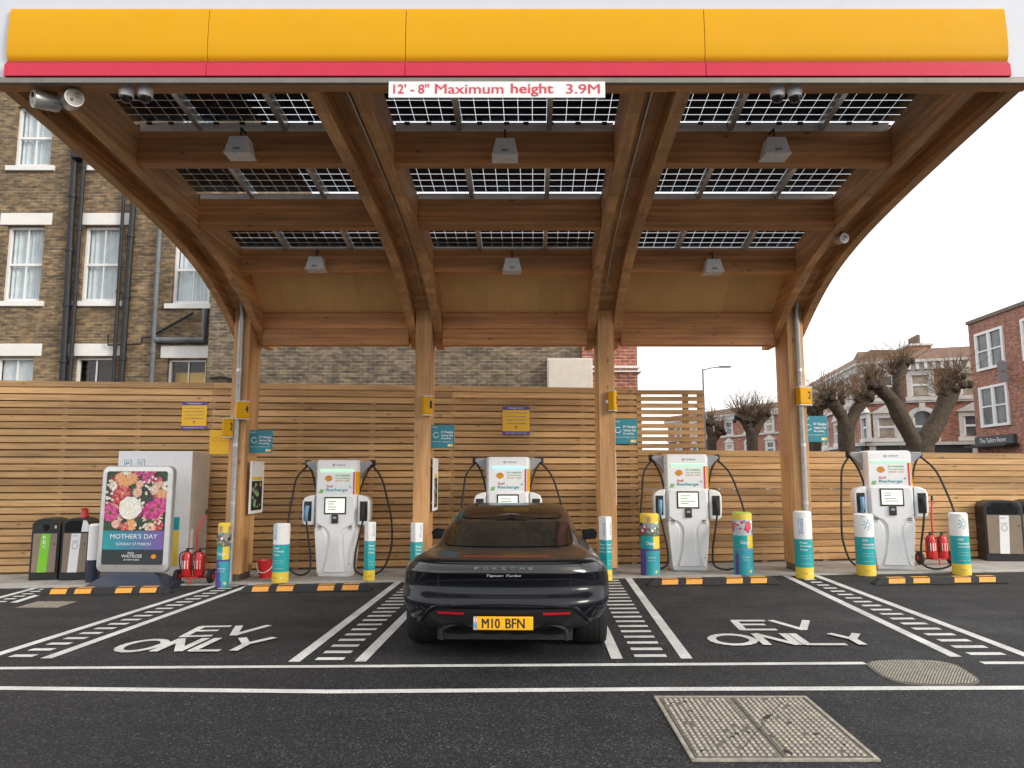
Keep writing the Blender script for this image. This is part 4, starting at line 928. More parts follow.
cu = thing('red_cup', 'red cup standing on top of the white-striped left bin', 'cup', (q.x-.0, q.y+.22, q.z+1.04)); m = MB(); m.lathe([(.075, 0), (.07, .03), (.05, .12), (.055, .15), (.03, .155)], 'signal_red', seg=20); m.build('cup_body', cu); m = MB(); m.tube([(0, 0, .155), (.0, 0, .19)], .012, 'signal_red', 8); m.build('spout', cu)
q = G(1007, 562.5); q.z = H(q.x, q.y)+PAV
bin_(q, R(-14), 'large black bin with taupe door and white stripe by the right edge of the fence', 'ink_white', .62, 1.06, .46, slot='open')
q2 = q+Vector((.66, .02, 0)); q2.z = H(q2.x, q2.y)+PAV; bin_(q2, R(-14), 'large black bin cut off by the right edge of the picture', 'ink_white', .62, 1.06, .46, slot='open')
# ------------------------------------------------------------------ poster stand with the flower print
q = G(134, 590); q.z = H(q.x, q.y)+(PAV if q.y > KERB else 0); q.y = 11.85; q.z = H(q.x, q.y)
ad = thing('poster_stand', 'pavement poster stand with a flower print for Mother\'s Day', 'poster stand', (P(130.5, 590, 11.85).x, 11.85, q.z), R(-2))
aw, ah, az = 1.16, 1.66, .24; lean = lambda x, y, z: (x-(z-az)*.022, y+(z-az)*.05, z)
m = MB(); rr = .10
def rrect(hw, z0_, z1_, r, n=8):
    o_ = []
    for cx_, cz_, a0 in ((hw-r, z0_+r, -90), (hw-r, z1_-r, 0), (-hw+r, z1_-r, 90), (-hw+r, z0_+r, 180)):
        for k_ in range(n+1): a = R(a0+90*k_/n); o_.append((cx_+r*math.cos(a), cz_+r*math.sin(a)))
    return o_
m.prism([lean(x, 0, z) for x, z in rrect(aw/2, az, az+ah, .11)], (0, .10, 0), 'charger_grey'); m.build('case', ad, bevel=.01)
m = MB(); o_ = rrect(aw/2-.012, az+.012, az+ah-.012, .10); i_ = rrect(aw/2-.085, az+.12, az+ah-.085, .04); n = len(o_)
m.add([lean(x, -.003, z) for x, z in o_]+[lean(x, -.022, z) for x, z in i_]+[lean(x, -.002, z) for x, z in i_], [(k_, (k_+1) % n, n+(k_+1) % n, n+k_) for k_ in range(n)]+[(n+k_, n+(k_+1) % n, 2*n+(k_+1) % n, 2*n+k_) for k_ in range(n)], 'aluminium'); m.build('snap_frame', ad)
px0, px1, pz0, pz1 = -aw/2+.085, aw/2-.085, az+.12, az+ah-.085; pw, ph = px1-px0, pz1-pz0
mat('print_base', (.035, .055, .045), .35); mat('print_dark', (.022, .032, .036), .35)
m = MB(); PQ = lambda u0, u1, v0, v1, mt, d: m.add([lean(px0+pw*u, -.0045-d, pz0+ph*v) for u, v in ((u0, v0), (u1, v0), (u1, v1), (u0, v1))], [(0, 1, 2, 3)], mt)
PQ(0, 1, .36, 1, 'print_base', 0); PQ(0, 1, 0, .16, 'print_dark', 0)
for k_ in range(12):                            # the band under the flowers runs from teal to violet
    f0 = k_/11; mat('band_%d' % k_, (.02+.16*f0**1.6, .30*(1-f0)+.10*f0, .34*(1-f0)+.36*f0), .4); PQ(k_/12, (k_+1)/12, .16, .36, 'band_%d' % k_, 0)
m.build('sheet', ad, smooth=0)
m = MB(); rd = random.Random(11); layer = [0]
for nm, c in (('petal_pink', (.62, .10, .27)), ('petal_magenta', (.48, .025, .20)), ('petal_red', (.45, .03, .06)), ('petal_peach', (.75, .40, .26)), ('petal_blush', (.78, .50, .44)), ('petal_cream', (.78, .76, .60)), ('petal_white', (.82, .82, .78)), ('petal_orange', (.78, .36, .08)), ('petal_core', (.16, .10, .03)), ('petal_leaf', (.045, .10, .04)), ('petal_rose', (.60, .16, .17))): mat(nm, c, .5, var=.2, scale=40)
def flower(u, v, r, mt, n=14, core='petal_core', rings=2, wd=.34, cr=.22):
    cx_, cz_ = px0+pw*u, pz0+ph*v
    for g_ in range(rings):
        rg = r*(1-.36*g_)
        layer[0] += 1; d = .006+layer[0]*.00007; off = rd.random()
        for k_ in range(n):
            a = 2*math.pi*(k_+off+.5*g_)/n; ca, sa = math.cos(a), math.sin(a); ww = rg*wd
            loc = [(.12*rg, 0), (.55*rg, ww*.55), (.88*rg, ww*.5), (rg*rd.uniform(.95, 1.08), 0), (.88*rg, -ww*.5), (.55*rg, -ww*.55)]
            pp = [(cx_+x*ca-y*sa, cz_+x*sa+y*ca) for x, y in loc]
            pp = [(min(px1-.002, max(px0+.002, x)), min(pz1-.002, max(pz0+ph*.362, z))) for x, z in pp]
            m.add([lean(x, -d-.00002*k_, z) for x, z in pp], [tuple(range(6))], mt if (k_+g_) % 3 else MIX.get(mt, mt))
    layer[0] += 1; d = .006+layer[0]*.00007
    if core: m.add([lean(cx_+r*cr*math.cos(k_*math.pi/5), -d-.0004, cz_+r*cr*math.sin(k_*math.pi/5)) for k_ in range(10)], [tuple(range(10))], core)
MIX = {'petal_pink': 'petal_magenta', 'petal_peach': 'petal_orange', 'petal_blush': 'petal_peach', 'petal_red': 'petal_rose', 'petal_cream': 'petal_white', 'petal_white': 'petal_cream', 'petal_orange': 'petal_peach', 'petal_rose': 'petal_red', 'petal_magenta': 'petal_pink'}
for k_ in range(34): flower(rd.uniform(.02, .98), rd.uniform(.38, .98), rd.uniform(.04, .09), 'petal_leaf', 5, None, 1, .5)
for k_ in range(40): flower(rd.uniform(.0, 1), rd.uniform(.38, 1), rd.uniform(.075, .125), rd.choice(['petal_blush', 'petal_peach', 'petal_rose', 'petal_pink', 'petal_leaf', 'petal_cream', 'petal_red']), rd.choice([8, 11, 14]), 'petal_core', 3)
for u, v, r, mt in ((.30, .88, .11, 'petal_orange'), (.22, .93, .09, 'petal_peach'), (.42, .92, .10, 'petal_peach'), (.12, .84, .07, 'petal_white'), (.55, .86, .07, 'petal_blush'), (.68, .93, .10, 'petal_pink'), (.28, .76, .13, 'petal_rose'), (.20, .70, .10, 'petal_red'), (.52, .77, .085, 'petal_blush'),
                     (.80, .80, .09, 'petal_blush'), (.92, .75, .09, 'petal_peach'), (.88, .86, .06, 'petal_blush'), (.10, .55, .14, 'petal_pink'), (.78, .58, .15, 'petal_magenta'), (.88, .62, .14, 'petal_pink'), (.20, .43, .07, 'petal_blush'), (.45, .42, .10, 'petal_peach'), (.34, .40, .08, 'petal_rose')): flower(u, v, r, mt, 16 if 'pink' in mt or 'magenta' in mt else 11, 'petal_core' if 'pink' in mt or 'magenta' in mt else 'petal_orange', 3)
for k_ in range(46):
    u, v = rd.choice([(rd.uniform(.02, .14), rd.uniform(.62, .9)), (rd.uniform(.62, .85), rd.uniform(.75, .95)), (rd.uniform(.5, .98), rd.uniform(.375, .47))]); flower(u, v, .022, 'petal_white', 6, 'petal_orange', 1, .6, .3)
for g_, r in enumerate((.185, .165, .14, .11, .08, .05)): flower(.42, .60, r, 'petal_cream' if g_ % 2 else 'petal_white', 9, None, 1, .75)
m.build('flower_print', ad, smooth=0)
m = MB(); fn = lean; y = -.0075
m.text("MOTHER'S DAY", px0+pw*.12, pz0+ph*.275, pw*.76, ph*.05, y, 'ink_white', fn=fn, bold=.01); m.text('SUNDAY 27 MARCH', px0+pw*.22, pz0+ph*.205, pw*.56, ph*.028, y, 'ink_white', fn=fn)
m.text('little', px0+pw*.42, pz0+ph*.115, pw*.10, ph*.022, y, 'ink_white', fn=fn); m.text('WAITROSE', px0+pw*.32, pz0+ph*.075, pw*.33, ph*.033, y, 'ink_white', fn=fn, bold=.01); m.text('& PARTNERS', px0+pw*.36, pz0+ph*.045, pw*.25, ph*.016, y, 'ink_white', fn=fn)
pecten(m, px0+pw*.84, pz0+ph*.085, .045, y, fn=lean); m.build('lettering', ad, smooth=0)
m = MB()
m.add([(-.60, -.30, 0), (.66, -.30, 0), (.66, .42, 0), (-.60, .42, 0), (-.60, -.30, .05), (.66, -.30, .05), (.66, .42, .05), (-.60, .42, .05), (-.42, -.06, .20), (.45, -.06, .20), (.45, .22, .20), (-.42, .22, .20), (-.36, -.02, az), (.36, -.02, az), (.36, .10, az), (-.36, .10, az)],
      [(3, 2, 1, 0)]+[(a+k_, a+(k_+1) % 4, a+4+(k_+1) % 4, a+4+k_) for a in (0, 4, 8) for k_ in range(4)]+[(12, 13, 14, 15)], 'dark_navy'); m.build('water_base', ad, bevel=.015)
# ------------------------------------------------------------------ white cabinet behind it
q = Vector((P(116, 500, 12.75).x, 12.75, 0)); x1 = P(190, 500, 12.75).x; zb = H(q.x, 13)+PAV; zt = P(150, 451.5, 12.75).z
cb = thing('service_cabinet', 'tall white cabinet with beige side behind the flower poster', 'cabinet', ((q.x+x1)/2, 12.75, zb)); o_ = cb.location.copy()
m = MB(); m.bx(q.x, x1, 12.77, 13.52, zb, zt, 'beige_panel'); m.build('body', cb, o_, bevel=.008)
m = MB(); m.bx(q.x-.004, x1+.004, 12.75, 12.769, zb+.02, zt+.006, 'white_gloss' if 'white_gloss' in MATS else 'charger_white'); m.build('front_panel', cb, o_, bevel=.004)
m = MB(); y = 12.747; xa = P(170, 540, 12.75).x; xb = P(178.5, 540, 12.75).x
m.bx(xa-1.0, xb, y, 12.7495, P(150, 530, 12.75).z, P(150, 517, 12.75).z, 'teal'); m.bx(xa-1.0, xb, y, 12.7495, P(150, 566, 12.75).z, P(150, 530.5, 12.75).z, 'band_yellow'); m.build('colour_band', cb, o_)
m = MB(); sz = .10
for px, s_ in ((124, 'P'), (137.5, 'EC')):
    a = P(px, 467, 12.75); m.bx(a.x, a.x+.125, y, 12.7495, a.z, a.z+.125, 'ink_blue'); m.bx(a.x+.01, a.x+.115, y-.001, y-.0002, a.z+.01, a.z+.115, 'ink_white'); m.text(s_, a.x+.03, a.z+.035, .065, .055, y-.002, 'ink_blue', bold=.02)
m.build('lettering', cb, o_, smooth=0)
# ------------------------------------------------------------------ fire extinguisher trolleys and bucket
def trolley(q, lab, rz=0):
    t = thing('extinguisher_trolley', lab, 'extinguisher trolley', q, rz, 'fire extinguisher trolleys'); m = MB()
    m.tube([(0, .10, .10), (0, .10, .80), (.06, .16, 1.02), (.09, .2, 1.10)], .016, 'signal_red', 8); m.tube([(-.24, .06, .10), (.24, .06, .10)], .014, 'signal_red', 8); m.tube([(-.12, -.05, .10), (.12, -.05, .10)], .014, 'signal_red', 8)
    for x in (-.11, .11): m.tube([(x, -.05, .10), (x, .10, .10)], .014, 'signal_red', 8); m.tube([(x, .10, .45), (0, .10, .45)], .012, 'signal_red', 8)
    m.tube([(0, -.05, .10), (0, -.07, .0)], .014, 'signal_red', 8); m.build('trolley_frame', t)
    m = MB(); m.tube([(.08, .19, 1.08), (.10, .22, 1.16)], .02, 'black_rubber', 8); m.build('grip', t)
    for s in (-1, 1):
        m = MB(); m.lathe([(.04, -.03), (.10, -.03), (.11, -.015), (.11, .015), (.10, .03), (.04, .03)], 'black_rubber', (s*.27, .06, .11), 20, 'x'); m.lathe([(.045, -.034), (.045, .034)], 'signal_red', (s*.27, .06, .11), 12, 'x'); m.build('wheel', t)
        m = MB(); m.lathe([(.075, .12), (.085, .14), (.085, .42), (.07, .47), (.03, .50)], 'signal_red', (s*.10, 0, 0), 20); ex = m.build('cylinder', t)
        m = MB(); m.lathe([(.022, .50), (.022, .54)], 'black_plastic', (s*.10, 0, 0), 10); m.bx(s*.10-.02, s*.10+.09, -.012, .012, .54, .56, 'black_plastic'); m.tube(curve([(s*.10, -.02, .52), (s*.10-.08, -.06, .48), (s*.10-.09, -.07, .36), (s*.10-.06, -.075, .22)], 10), .011, 'black_rubber', 6); m.build('valve', ex)
        m = MB(); f_ = bentext(.0865); m.add([tuple(Vector(f_(x, 0, z))+Vector((s*.10, 0, 0))) for x, z in ((-.05, .24), (0, .24), (.05, .24), (.05, .37), (0, .37), (-.05, .37))], [(0, 1, 4, 5), (1, 2, 3, 4)], 'ink_white' if s < 0 else 'petal_blush'); m.build('label', ex)
    return t
q = G(192, 585); q.z = H(q.x, q.y)+(PAV if q.y > KERB else 0); trolley(q, 'red trolley with two fire extinguishers beside the white cabinet')
q = G(938, 566); q.z = H(q.x, q.y)+PAV; trolley(q, 'red trolley with two fire extinguishers behind the rightmost charger')
q = G(265, 579); q.z = H(q.x, q.y)+PAV; bk = thing('fire_bucket', 'red bucket with a pale wire handle at the foot of the left end post', 'bucket', q); m = MB()
m.lathe([(.09, 0), (.135, .27), (.142, .275), (.142, .29), (.128, .29), (.085, .01)], 'signal_red', seg=28, caps=False); m.lathe([(.088, .0), (.088, .004)], 'signal_red', seg=28); m.build('pail', bk)
m = MB(); m.tube([(.142*math.cos(a), -.142*math.sin(a)*1.0-.0, .26-.16*math.sin(a)) for a in [k_*math.pi/12 for k_ in range(13)]], .006, 'ink_white', 6); m.build('handle', bk)
# ------------------------------------------------------------------ buildings
def wall_holes(mb, x0, x1, z0, z1, holes, mt, at, depth=.12, mt2=None):
    # at(x, d, z): point on the wall, d = depth behind its face
    X = sorted({x0, x1, *[h[0] for h in holes], *[h[1] for h in holes]}); Z = sorted({z0, z1, *[h[2] for h in holes], *[h[3] for h in holes]})
    for a, b_ in zip(X[:-1], X[1:]):
        for c, d in zip(Z[:-1], Z[1:]):
            mx, mz = (a+b_)/2, (c+d)/2
            if any(h[0] < mx < h[1] and h[2] < mz < h[3] for h in holes): continue
            mb.add([at(a, 0, c), at(b_, 0, c), at(b_, 0, d), at(a, 0, d)], [(0, 1, 2, 3)], mt)
    for a, b_, c, d in holes:
        for p, q in (((a, c), (b_, c)), ((b_, c), (b_, d)), ((b_, d), (a, d)), ((a, d), (a, c))):
            mb.add([at(p[0], 0, p[1]), at(q[0], 0, q[1]), at(q[0], depth, q[1]), at(p[0], depth, p[1])], [(0, 1, 2, 3)], mt2 or mt)
def abox(mb, at, x0, x1, d0, d1, z0, z1, mt):
    mb.add([at(x, d, z) for x in (x0, x1) for d in (d0, d1) for z in (z0, z1)], [(0, 1, 3, 2), (4, 6, 7, 5), (0, 4, 5, 1), (2, 3, 7, 6), (0, 2, 6, 4), (1, 5, 7, 3)], mt)
def sash(parent, org, at, x0, x1, z0, z1, back='curtain', frame='upvc', mid=.5, bars=1, deep=.12, inside=True):
    m = MB(); fw = .055; zm = z0+(z1-z0)*mid
    for a in ((x0, x0+fw, z0, z1), (x1-fw, x1, z0, z1), (x0+fw, x1-fw, z0, z0+.09), (x0+fw, x1-fw, z1-fw, z1)): abox(m, at, a[0], a[1], deep-.02, deep+.06, a[2], a[3], frame)
    abox(m, at, x0+fw, x1-fw, deep-.005, deep+.05, zm-.03, zm+.03, frame)
    for k_ in range(bars):
        xb = x0+fw+(x1-x0-2*fw)*(k_+1)/(bars+1); abox(m, at, xb-.012, xb+.012, deep+.005, deep+.04, z0+.09, zm-.03, frame); abox(m, at, xb-.012, xb+.012, deep+.005, deep+.04, zm+.03, z1-fw, frame)
    wn = m.build('window', parent, org)
    m = MB(); m.add([at(x, deep+.045, z) for x, z in ((x0+fw, z0+.09), (x1-fw, z0+.09), (x1-fw, z1-fw), (x0+fw, z1-fw))], [(0, 1, 2, 3)], 'window_glass'); p_ = m.build('pane', wn, None, smooth=0)
    p_.data.transform(Matrix.Translation(-Vector(org)))
    if inside:
        m = MB()
        if back == 'curtain':
            n = 36
            for lo, hi in ((0, .5), (.5, 1)):
                vs = []
                for k_ in range(n+1):
                    u = lo+(hi-lo)*k_/n; x = x0+(x1-x0)*u; d = deep+.13+.025*math.sin(u*46+math.sin(u*9)*2); vs += [at(x, d, z0), at(x, d, z1)]
                m.add(vs, [(2*k_, 2*k_+2, 2*k_+3, 2*k_+1) for k_ in range(n)], 'curtain')
            m.build('curtain', wn, org)
        elif back == 'blind':
            abox(m, at, x0+fw, x1-fw, deep+.11, deep+.115, z0, z1, 'curtain'); m.build('blind', wn, org)
        else:
            abox(m, at, x0, x1, deep+.5, deep+.51, z0, z1, 'room_dark')
            if back == 'warm': abox(m, at, x0, x1, deep+.3, deep+.31, z0+(z1-z0)*.1, z0+(z1-z0)*.5, 'ink_red'); abox(m, at, x0, x1, deep+.34, deep+.35, z0+(z1-z0)*.55, z0+(z1-z0)*.85, 'sign_yellow')
            m.build('room', wn, org)
    return wn
# brown brick house on the left
BY = 17.5; bo = Vector((-14, BY, 0)); bh = thing('brick_building', 'brown brick house with white sash windows and black drainpipes on the left', 'building', bo)
atB = lambda x, d, z: (x, BY+d, z)
bx = lambda px, py: P(px, py, BY).x; bz = lambda py: P(100, py, BY).z
wins = []
for cx_, tops in ((-11.9, ((10.85, 9.28), (7.75, 5.86), (4.5, 2.7))), (-10.0, ((10.85, 9.28), (7.75, 5.86), (4.5, 2.7))), (-7.78, ((10.85, 9.28), (7.55, 5.80), (4.45, 2.7))), (-13.8, ((10.85, 9.28), (7.75, 5.86), (4.5, 2.7))), (-15.8, ((10.85, 9.28), (7.75, 5.86), (4.5, 2.7)))):
    for r_, (zt, zb) in enumerate(tops): wins.append((cx_-.46, cx_+.46, zb, zt, r_))
m = MB(); wall_holes(m, -24, -7.12, -.3, 11.7, [w_[:4] for w_ in wins], 'stock_brick', atB, .12)
abox(m, atB, -24, -7.12, .9, 9, -.3, 11.69, 'stock_brick'); m.build('wall', bh, bo, smooth=0)
m = MB(); abox(m, atB, -24, -7.12, -.08, .4, 11.7, 11.9, 'stucco'); m.build('parapet', bh, bo)
for x0, x1, zb, zt, r_ in wins:
    sash(bh, bo, atB, x0, x1, zb, zt, 'curtain' if r_ < 2 else ('blind' if x0 < -12 else 'warm' if x0 > -9 else 'room'))
    m = MB(); abox(m, atB, x0-.14, x1+.14, -.07, .10, zb-.13, zb-.002, 'white_render'); m.build('window_sill', bh, bo, bevel=.01)
    if r_: m = MB(); abox(m, atB, x0-.17, x1+.17, -.03, .11, zt+.02, zt+.32, 'white_render'); m.build('lintel', bh, bo, bevel=.008)
def pipe(pts, r, mt, clamps=True):
    q = [P(px, py, BY-.12) for px, py in pts]; m = MB(); m.tube(q, r, mt, 12)
    if clamps:
        for a, b_ in zip(q[:-1], q[1:]):
            L_ = (b_-a).length; n = int(L_/1.3)
            for k_ in range(n): c = a+(b_-a)*((k_+.6)/max(1, n)); d = (b_-a).normalized()*.04; m.tube([c-d, c+d], r*1.28, mt, 12)
    m.build('drainpipe', bh, bo)
pipe([(80, 60), (62.5, 384)], .075, 'pipe_black'); pipe([(86, 130), (69.5, 384)], .05, 'pipe_black'); pipe([(124, 190), (113, 384)], .04, 'pipe_black'); pipe([(133.5, 200), (121, 384)], .07, 'pipe_black')
pipe([(160, 225), (151.5, 384)], .055, 'pipe_grey'); pipe([(155.5, 340), (204, 340), (205.5, 309)], .075, 'pipe_grey', False); pipe([(155, 334), (193, 313)], .03, 'pipe_black', False)
pipe([(108, 334), (108, 345), (141, 344), (142, 338), (150, 337)], .022, 'pipe_black', False)
m = MB(); a = P(79, 154, BY-.14); m.bx(a.x-.13, a.x+.13, BY-.28, BY-.02, a.z-.15, a.z+.15, 'pipe_black'); m.build('hopper', bh, bo, bevel=.02)
# grey brick flank and the red brick end
GY = 16.6; x0, x1 = P(209, 330, GY).x, P(613, 370, GY).x; go = Vector(((x0+x1)/2, GY, 0))
gb = thing('brick_building', 'low grey-brown brick flank wall building between the canopy beam and the tall fence', 'building', go); m = MB(); atG = lambda x, d, z: (x, GY+d, z)
abox(m, atG, x0, x1-.002, 0, 6, -.3, 7.1, 'grey_stock_brick'); m.build('wall', gb, go, smooth=0)
m = MB(); abox(m, atG, x0-.03, x1-.002, -.04, 6.03, 7.1, 7.25, 'stucco'); m.build('coping', gb, go)
m = MB(); q = [P(px, py, GY-.05) for px, py in ((210, 378), (222, 377), (235, 379.5), (260, 378))]; m.tube(q, .025, 'pipe_black', 8); m.build('cable', gb, go)
a, b_ = P(547.5, 387, GY-.25), P(592.5, 358, GY-.25); eo = Vector(((a.x+b_.x)/2, GY-.25, a.z)); eb = thing('wall_cabinet', 'beige metal box on the grey brick wall above the fence', 'cabinet', eo); m = MB(); m.bx(a.x, b_.x, GY-.25, GY-.002, a.z-.4, b_.z, 'beige_panel'); m.build('box_body', eb, eo, bevel=.012)
m = MB(); m.bx(a.x+.03, b_.x-.03, GY-.262, GY-.251, a.z-.35, b_.z-.03, 'beige_panel'); m.build('lid', eb, eo, bevel=.006)
RX1 = P(637.5, 370, GY-.1).x; ro = Vector(((x1+RX1)/2, GY-.1, 0)); rb = thing('brick_building', 'narrow red brick end wall with a white band beside the open sky', 'building', ro); m = MB(); atR = lambda x, d, z: (x, GY-.1+d, z)
abox(m, atR, x1-.7, RX1, 0, 5, -.3, 6.2, 'red_brick'); m.build('wall', rb, ro, smooth=0)
m = MB(); zt, zb = P(625, 365.5, GY-.15).z, P(625, 368, GY-.15).z; abox(m, atR, x1-.68, RX1+.06, -.04, 5.02, zb, zt, 'white_render'); z2 = P(625, 371.5, GY).z; abox(m, atR, x1-.68, RX1+.09, -.05, 5.03, z2-.03, z2, 'white_render'); m.build('string_course', rb, ro)
m = MB(); abox(m, atR, x1-.72, RX1+.04, -.05, 5.04, 6.2, 6.35, 'stucco'); m.build('coping', rb, ro)
# Victorian terrace across the road
def facade(px0, Y0, px1, Y1):
    a, b_ = P(px0, 430, Y0), P(px1, 430, Y1); a.z = b_.z = 0; u = (b_-a); ln = u.length; u.normalize(); n = Vector((-u.y, u.x, 0))
    return (lambda x, d, z: tuple(a+u*x+n*d+Vector((0, 0, z)))), ln, a, u
def arch_win(parent, org, at, xc, z0, z1, w_, kind, pane='window_warm'):
    m = MB(); hw = w_/2; sw = .20
    abox(m, at, xc-hw-sw, xc-hw, -.10, .05, z0-.05, z1, 'stucco'); abox(m, at, xc+hw, xc+hw+sw, -.10, .05, z0-.05, z1, 'stucco'); abox(m, at, xc-hw-sw-.08, xc+hw+sw+.08, -.16, .05, z0-.25, z0-.052, 'stucco')
    if kind == 'arch':
        n = 12; r0, r1 = hw, hw+sw+.06; vs = []
        for k_ in range(n+1):
            a = math.pi*k_/n
            for r in (r0, r1):
                for d in (-.12, .05): vs.append(at(xc+r*math.cos(a), d, z1+r*.75*math.sin(a)))
        fs = []
        for k_ in range(n):
            o_ = k_*4
            for i, j in ((0, 1), (1, 3), (3, 2), (2, 0)): fs.append((o_+i, o_+j, o_+4+j, o_+4+i))
        m.add(vs, fs+[(0, 1, 3, 2), (n*4, n*4+2, n*4+3, n*4+1)], 'stucco'); abox(m, at, xc-.13, xc+.13, -.17, .04, z1+hw*.72, z1+hw*.72+.4, 'stucco')
        ph = [(xc-hw, z0), (xc+hw, z0)]+[(xc+hw*math.cos(math.pi*k_/12), z1+hw*.75*math.sin(math.pi*k_/12)) for k_ in range(13)]
    else:
        ph = [(xc-hw, z0), (xc+hw, z0), (xc+hw, z1), (xc-hw, z1)]; abox(m, at, xc-hw-sw, xc+hw+sw, -.11, .05, z1+.001, z1+.24, 'stucco')
        if kind == 'ped': m.add([at(xc-hw-sw-.12, d, z1+.24) for d in (-.2, .03)]+[at(xc+hw+sw+.12, d, z1+.24) for d in (-.2, .03)]+[at(xc, d, z1+.66) for d in (-.2, .03)], [(0, 2, 4), (1, 5, 3), (0, 1, 3, 2), (2, 3, 5, 4), (4, 5, 1, 0)], 'stucco')
    wn = m.build('window', parent, org)
    m = MB(); m.add([at(x, -.004, z) for x, z in ph], [tuple(range(len(ph)))], pane); m.build('pane', wn, org, smooth=0)
    m = MB(); zm = z0+(z1-z0)*.52; abox(m, at, xc-hw, xc+hw, -.05, -.006, zm-.05, zm+.05, 'upvc'); abox(m, at, xc-hw, xc-hw+.07, -.049, -.006, z0, z1, 'upvc'); abox(m, at, xc+hw-.07, xc+hw, -.049, -.006, z0, z1, 'upvc'); m.build('glazing_bar', wn, org, smooth=0)
def terrace(name, label, px0, Y0, px1, Y1, wx, dep, end_open=True, ztop=7.0, brickm='terrace_brick', kinds=('arch', 'ped')):
    at, ln, a, u = facade(px0, Y0, px1, Y1); org = a.copy(); t = thing(name, label, 'building', org); m = MB()
    abox(m, at, 0, ln, 0, dep, -.5, ztop, brickm); m.build('wall', t, org, smooth=0)
    m = MB(); abox(m, at, -.1, ln+.1, -.12, .02, 5.28, 5.42, 'stucco'); m.build('string_course', t, org, smooth=0)
    m = MB(); abox(m, at, -.2, ln+.2, -.35, .1, ztop+.25, ztop+.40, 'stucco'); abox(m, at, -.1, ln+.1, -.10, .06, ztop-.12, ztop+.249, 'stucco'); n = int(ln/.34)
    for k_ in range(n): x = ln*(k_+.5)/n; abox(m, at, x-.07, x+.07, -.30, -.101, ztop-.10, ztop+.249, 'white_render')
    m.build('cornice', t, org, smooth=0)
    m = MB(); m.add([at(-.25, -.36, ztop+.401), at(ln+.25, -.36, ztop+.401), at(ln+.25, .35, ztop+1.0), at(-.25, .35, ztop+1.0), at(-.25, dep, ztop+.8), at(ln+.25, dep, ztop+.8)], [(0, 1, 2, 3), (3, 2, 5, 4), (0, 3, 4), (1, 5, 2)], 'roof_tile'); m.build('roof', t, org, smooth=0)
    for i, x in enumerate(wx):
        arch_win(t, org, at, x, 5.62, 6.62, .82, 'flat', 'window_warm' if i % 3 else 'window_dark'); arch_win(t, org, at, x, 3.62, 4.55, .82, kinds[i % 2], 'window_dark' if i % 3 else 'window_warm')
    m = MB(); abox(m, at, -.1, ln+.1, -.45, .02, 3.18, 3.33, 'stucco'); abox(m, at, 0, ln, -.18, -.001, .9, 2.5, 'window_dark'); abox(m, at, 0, ln, -.30, -.001, 2.52, 3.17, 'shop_dark')
    for k_ in range(int(ln/2.2)+1): x = min(ln-.1, k_*2.2); abox(m, at, x, x+.28, -.38, -.002, .0, 3.17, 'stucco')
    m.build('shopfront', t, org, smooth=0)
    return t, at, ln, org
t, at, ln, org = terrace('terrace_building', 'red-brown Victorian terrace with white arched windows behind the forked street tree', 868, 37.0, 976, 35.4, [.85, 2.45, 4.6], 8, kinds=('ped', 'arch'))
m = MB(); m.text('O', .6, 2.72, .36, .36, 0, 'ink_white', fn=lambda x, y, z: at(1.75+(x-.6), -.32, z), bold=.01); m.build('shop_emblem', t, org, smooth=0)
t2, at2, ln2, o2 = terrace('terrace_building', 'side wing of the Victorian terrace receding behind the right end post and first pollarded tree', 802, 52, 866.4, 37.05, [1.5, 4.2, 7, 9.8, 12.6, 15.2], 7)
for k_, x in enumerate((4, 9.5, 14)):
    m = MB(); abox(m, at2, x-.8, x+.8, 2.4, 3.4, 7.6, 8.25, 'terrace_brick'); abox(m, at2, x-.88, x+.88, 2.3, 3.5, 8.25, 8.35, 'stucco')
    for j in range(4): q = Vector(at2(x-.55+j*.36, 2.9, 8.35)); m.lathe([(.12, 0), (.10, .5)], 'roof_tile', q, 8)
    m.build('chimney', t2, o2, smooth=0)
terrace('terrace_building', 'distant brick terrace between the open fence section and the right end post', 668, 78, 800, 60, [2+2.75*k_ for k_ in range(11)], 8, ztop=7.0)
# red brick flats at the right edge
at, ln, a, u = facade(976, 30.4, 1141, 22); org = a.copy(); eb = thing('brick_building', 'plain red brick flats with white casement windows at the right edge', 'building', org); m = MB(); zt = 7.95
abox(m, at, 0, ln, 0, 10, -.5, zt, 'estate_brick'); m.build('wall', eb, org, smooth=0); m = MB(); abox(m, at, -.06, ln, -.06, 10.05, zt, zt+.14, 'slate'); m.build('coping', eb, org, smooth=0)
for xc, w_ in ((1.40, 1.65), (4.35, 1.65), (7.3, 1.65)):
    for z0_, z1_ in ((6.0, 7.35), (3.72, 5.15)):
        m = MB(); x0, x1 = xc-w_/2, xc+w_/2
        for q in ((x0-.1, x0, z0_-.1, z1_+.1), (x1, x1+.1, z0_-.1, z1_+.1), (x0, x1, z1_, z1_+.1), (x0, x1, z0_-.1, z0_), (xc-.05, xc+.05, z0_, z1_)): abox(m, at, q[0], q[1], -.07, .02, q[2], q[3], 'upvc')
        for s0, s1 in ((x0, xc-.05), (xc+.05, x1)):
            for q in ((s0, s0+.06, z0_, z1_), (s1-.06, s1, z0_, z1_), (s0+.06, s1-.06, z0_+(z1_-z0_)*.5-.03, z0_+(z1_-z0_)*.5+.03)): abox(m, at, q[0], q[1], -.05, .015, q[2], q[3], 'upvc')
        wn = m.build('window', eb, org, smooth=0); m = MB(); m.add([at(x, -.004, z) for x, z in ((x0, z0_), (x1, z0_), (x1, z1_), (x0, z1_))], [(0, 1, 2, 3)], 'window_dark'); m.build('pane', wn, org, smooth=0)
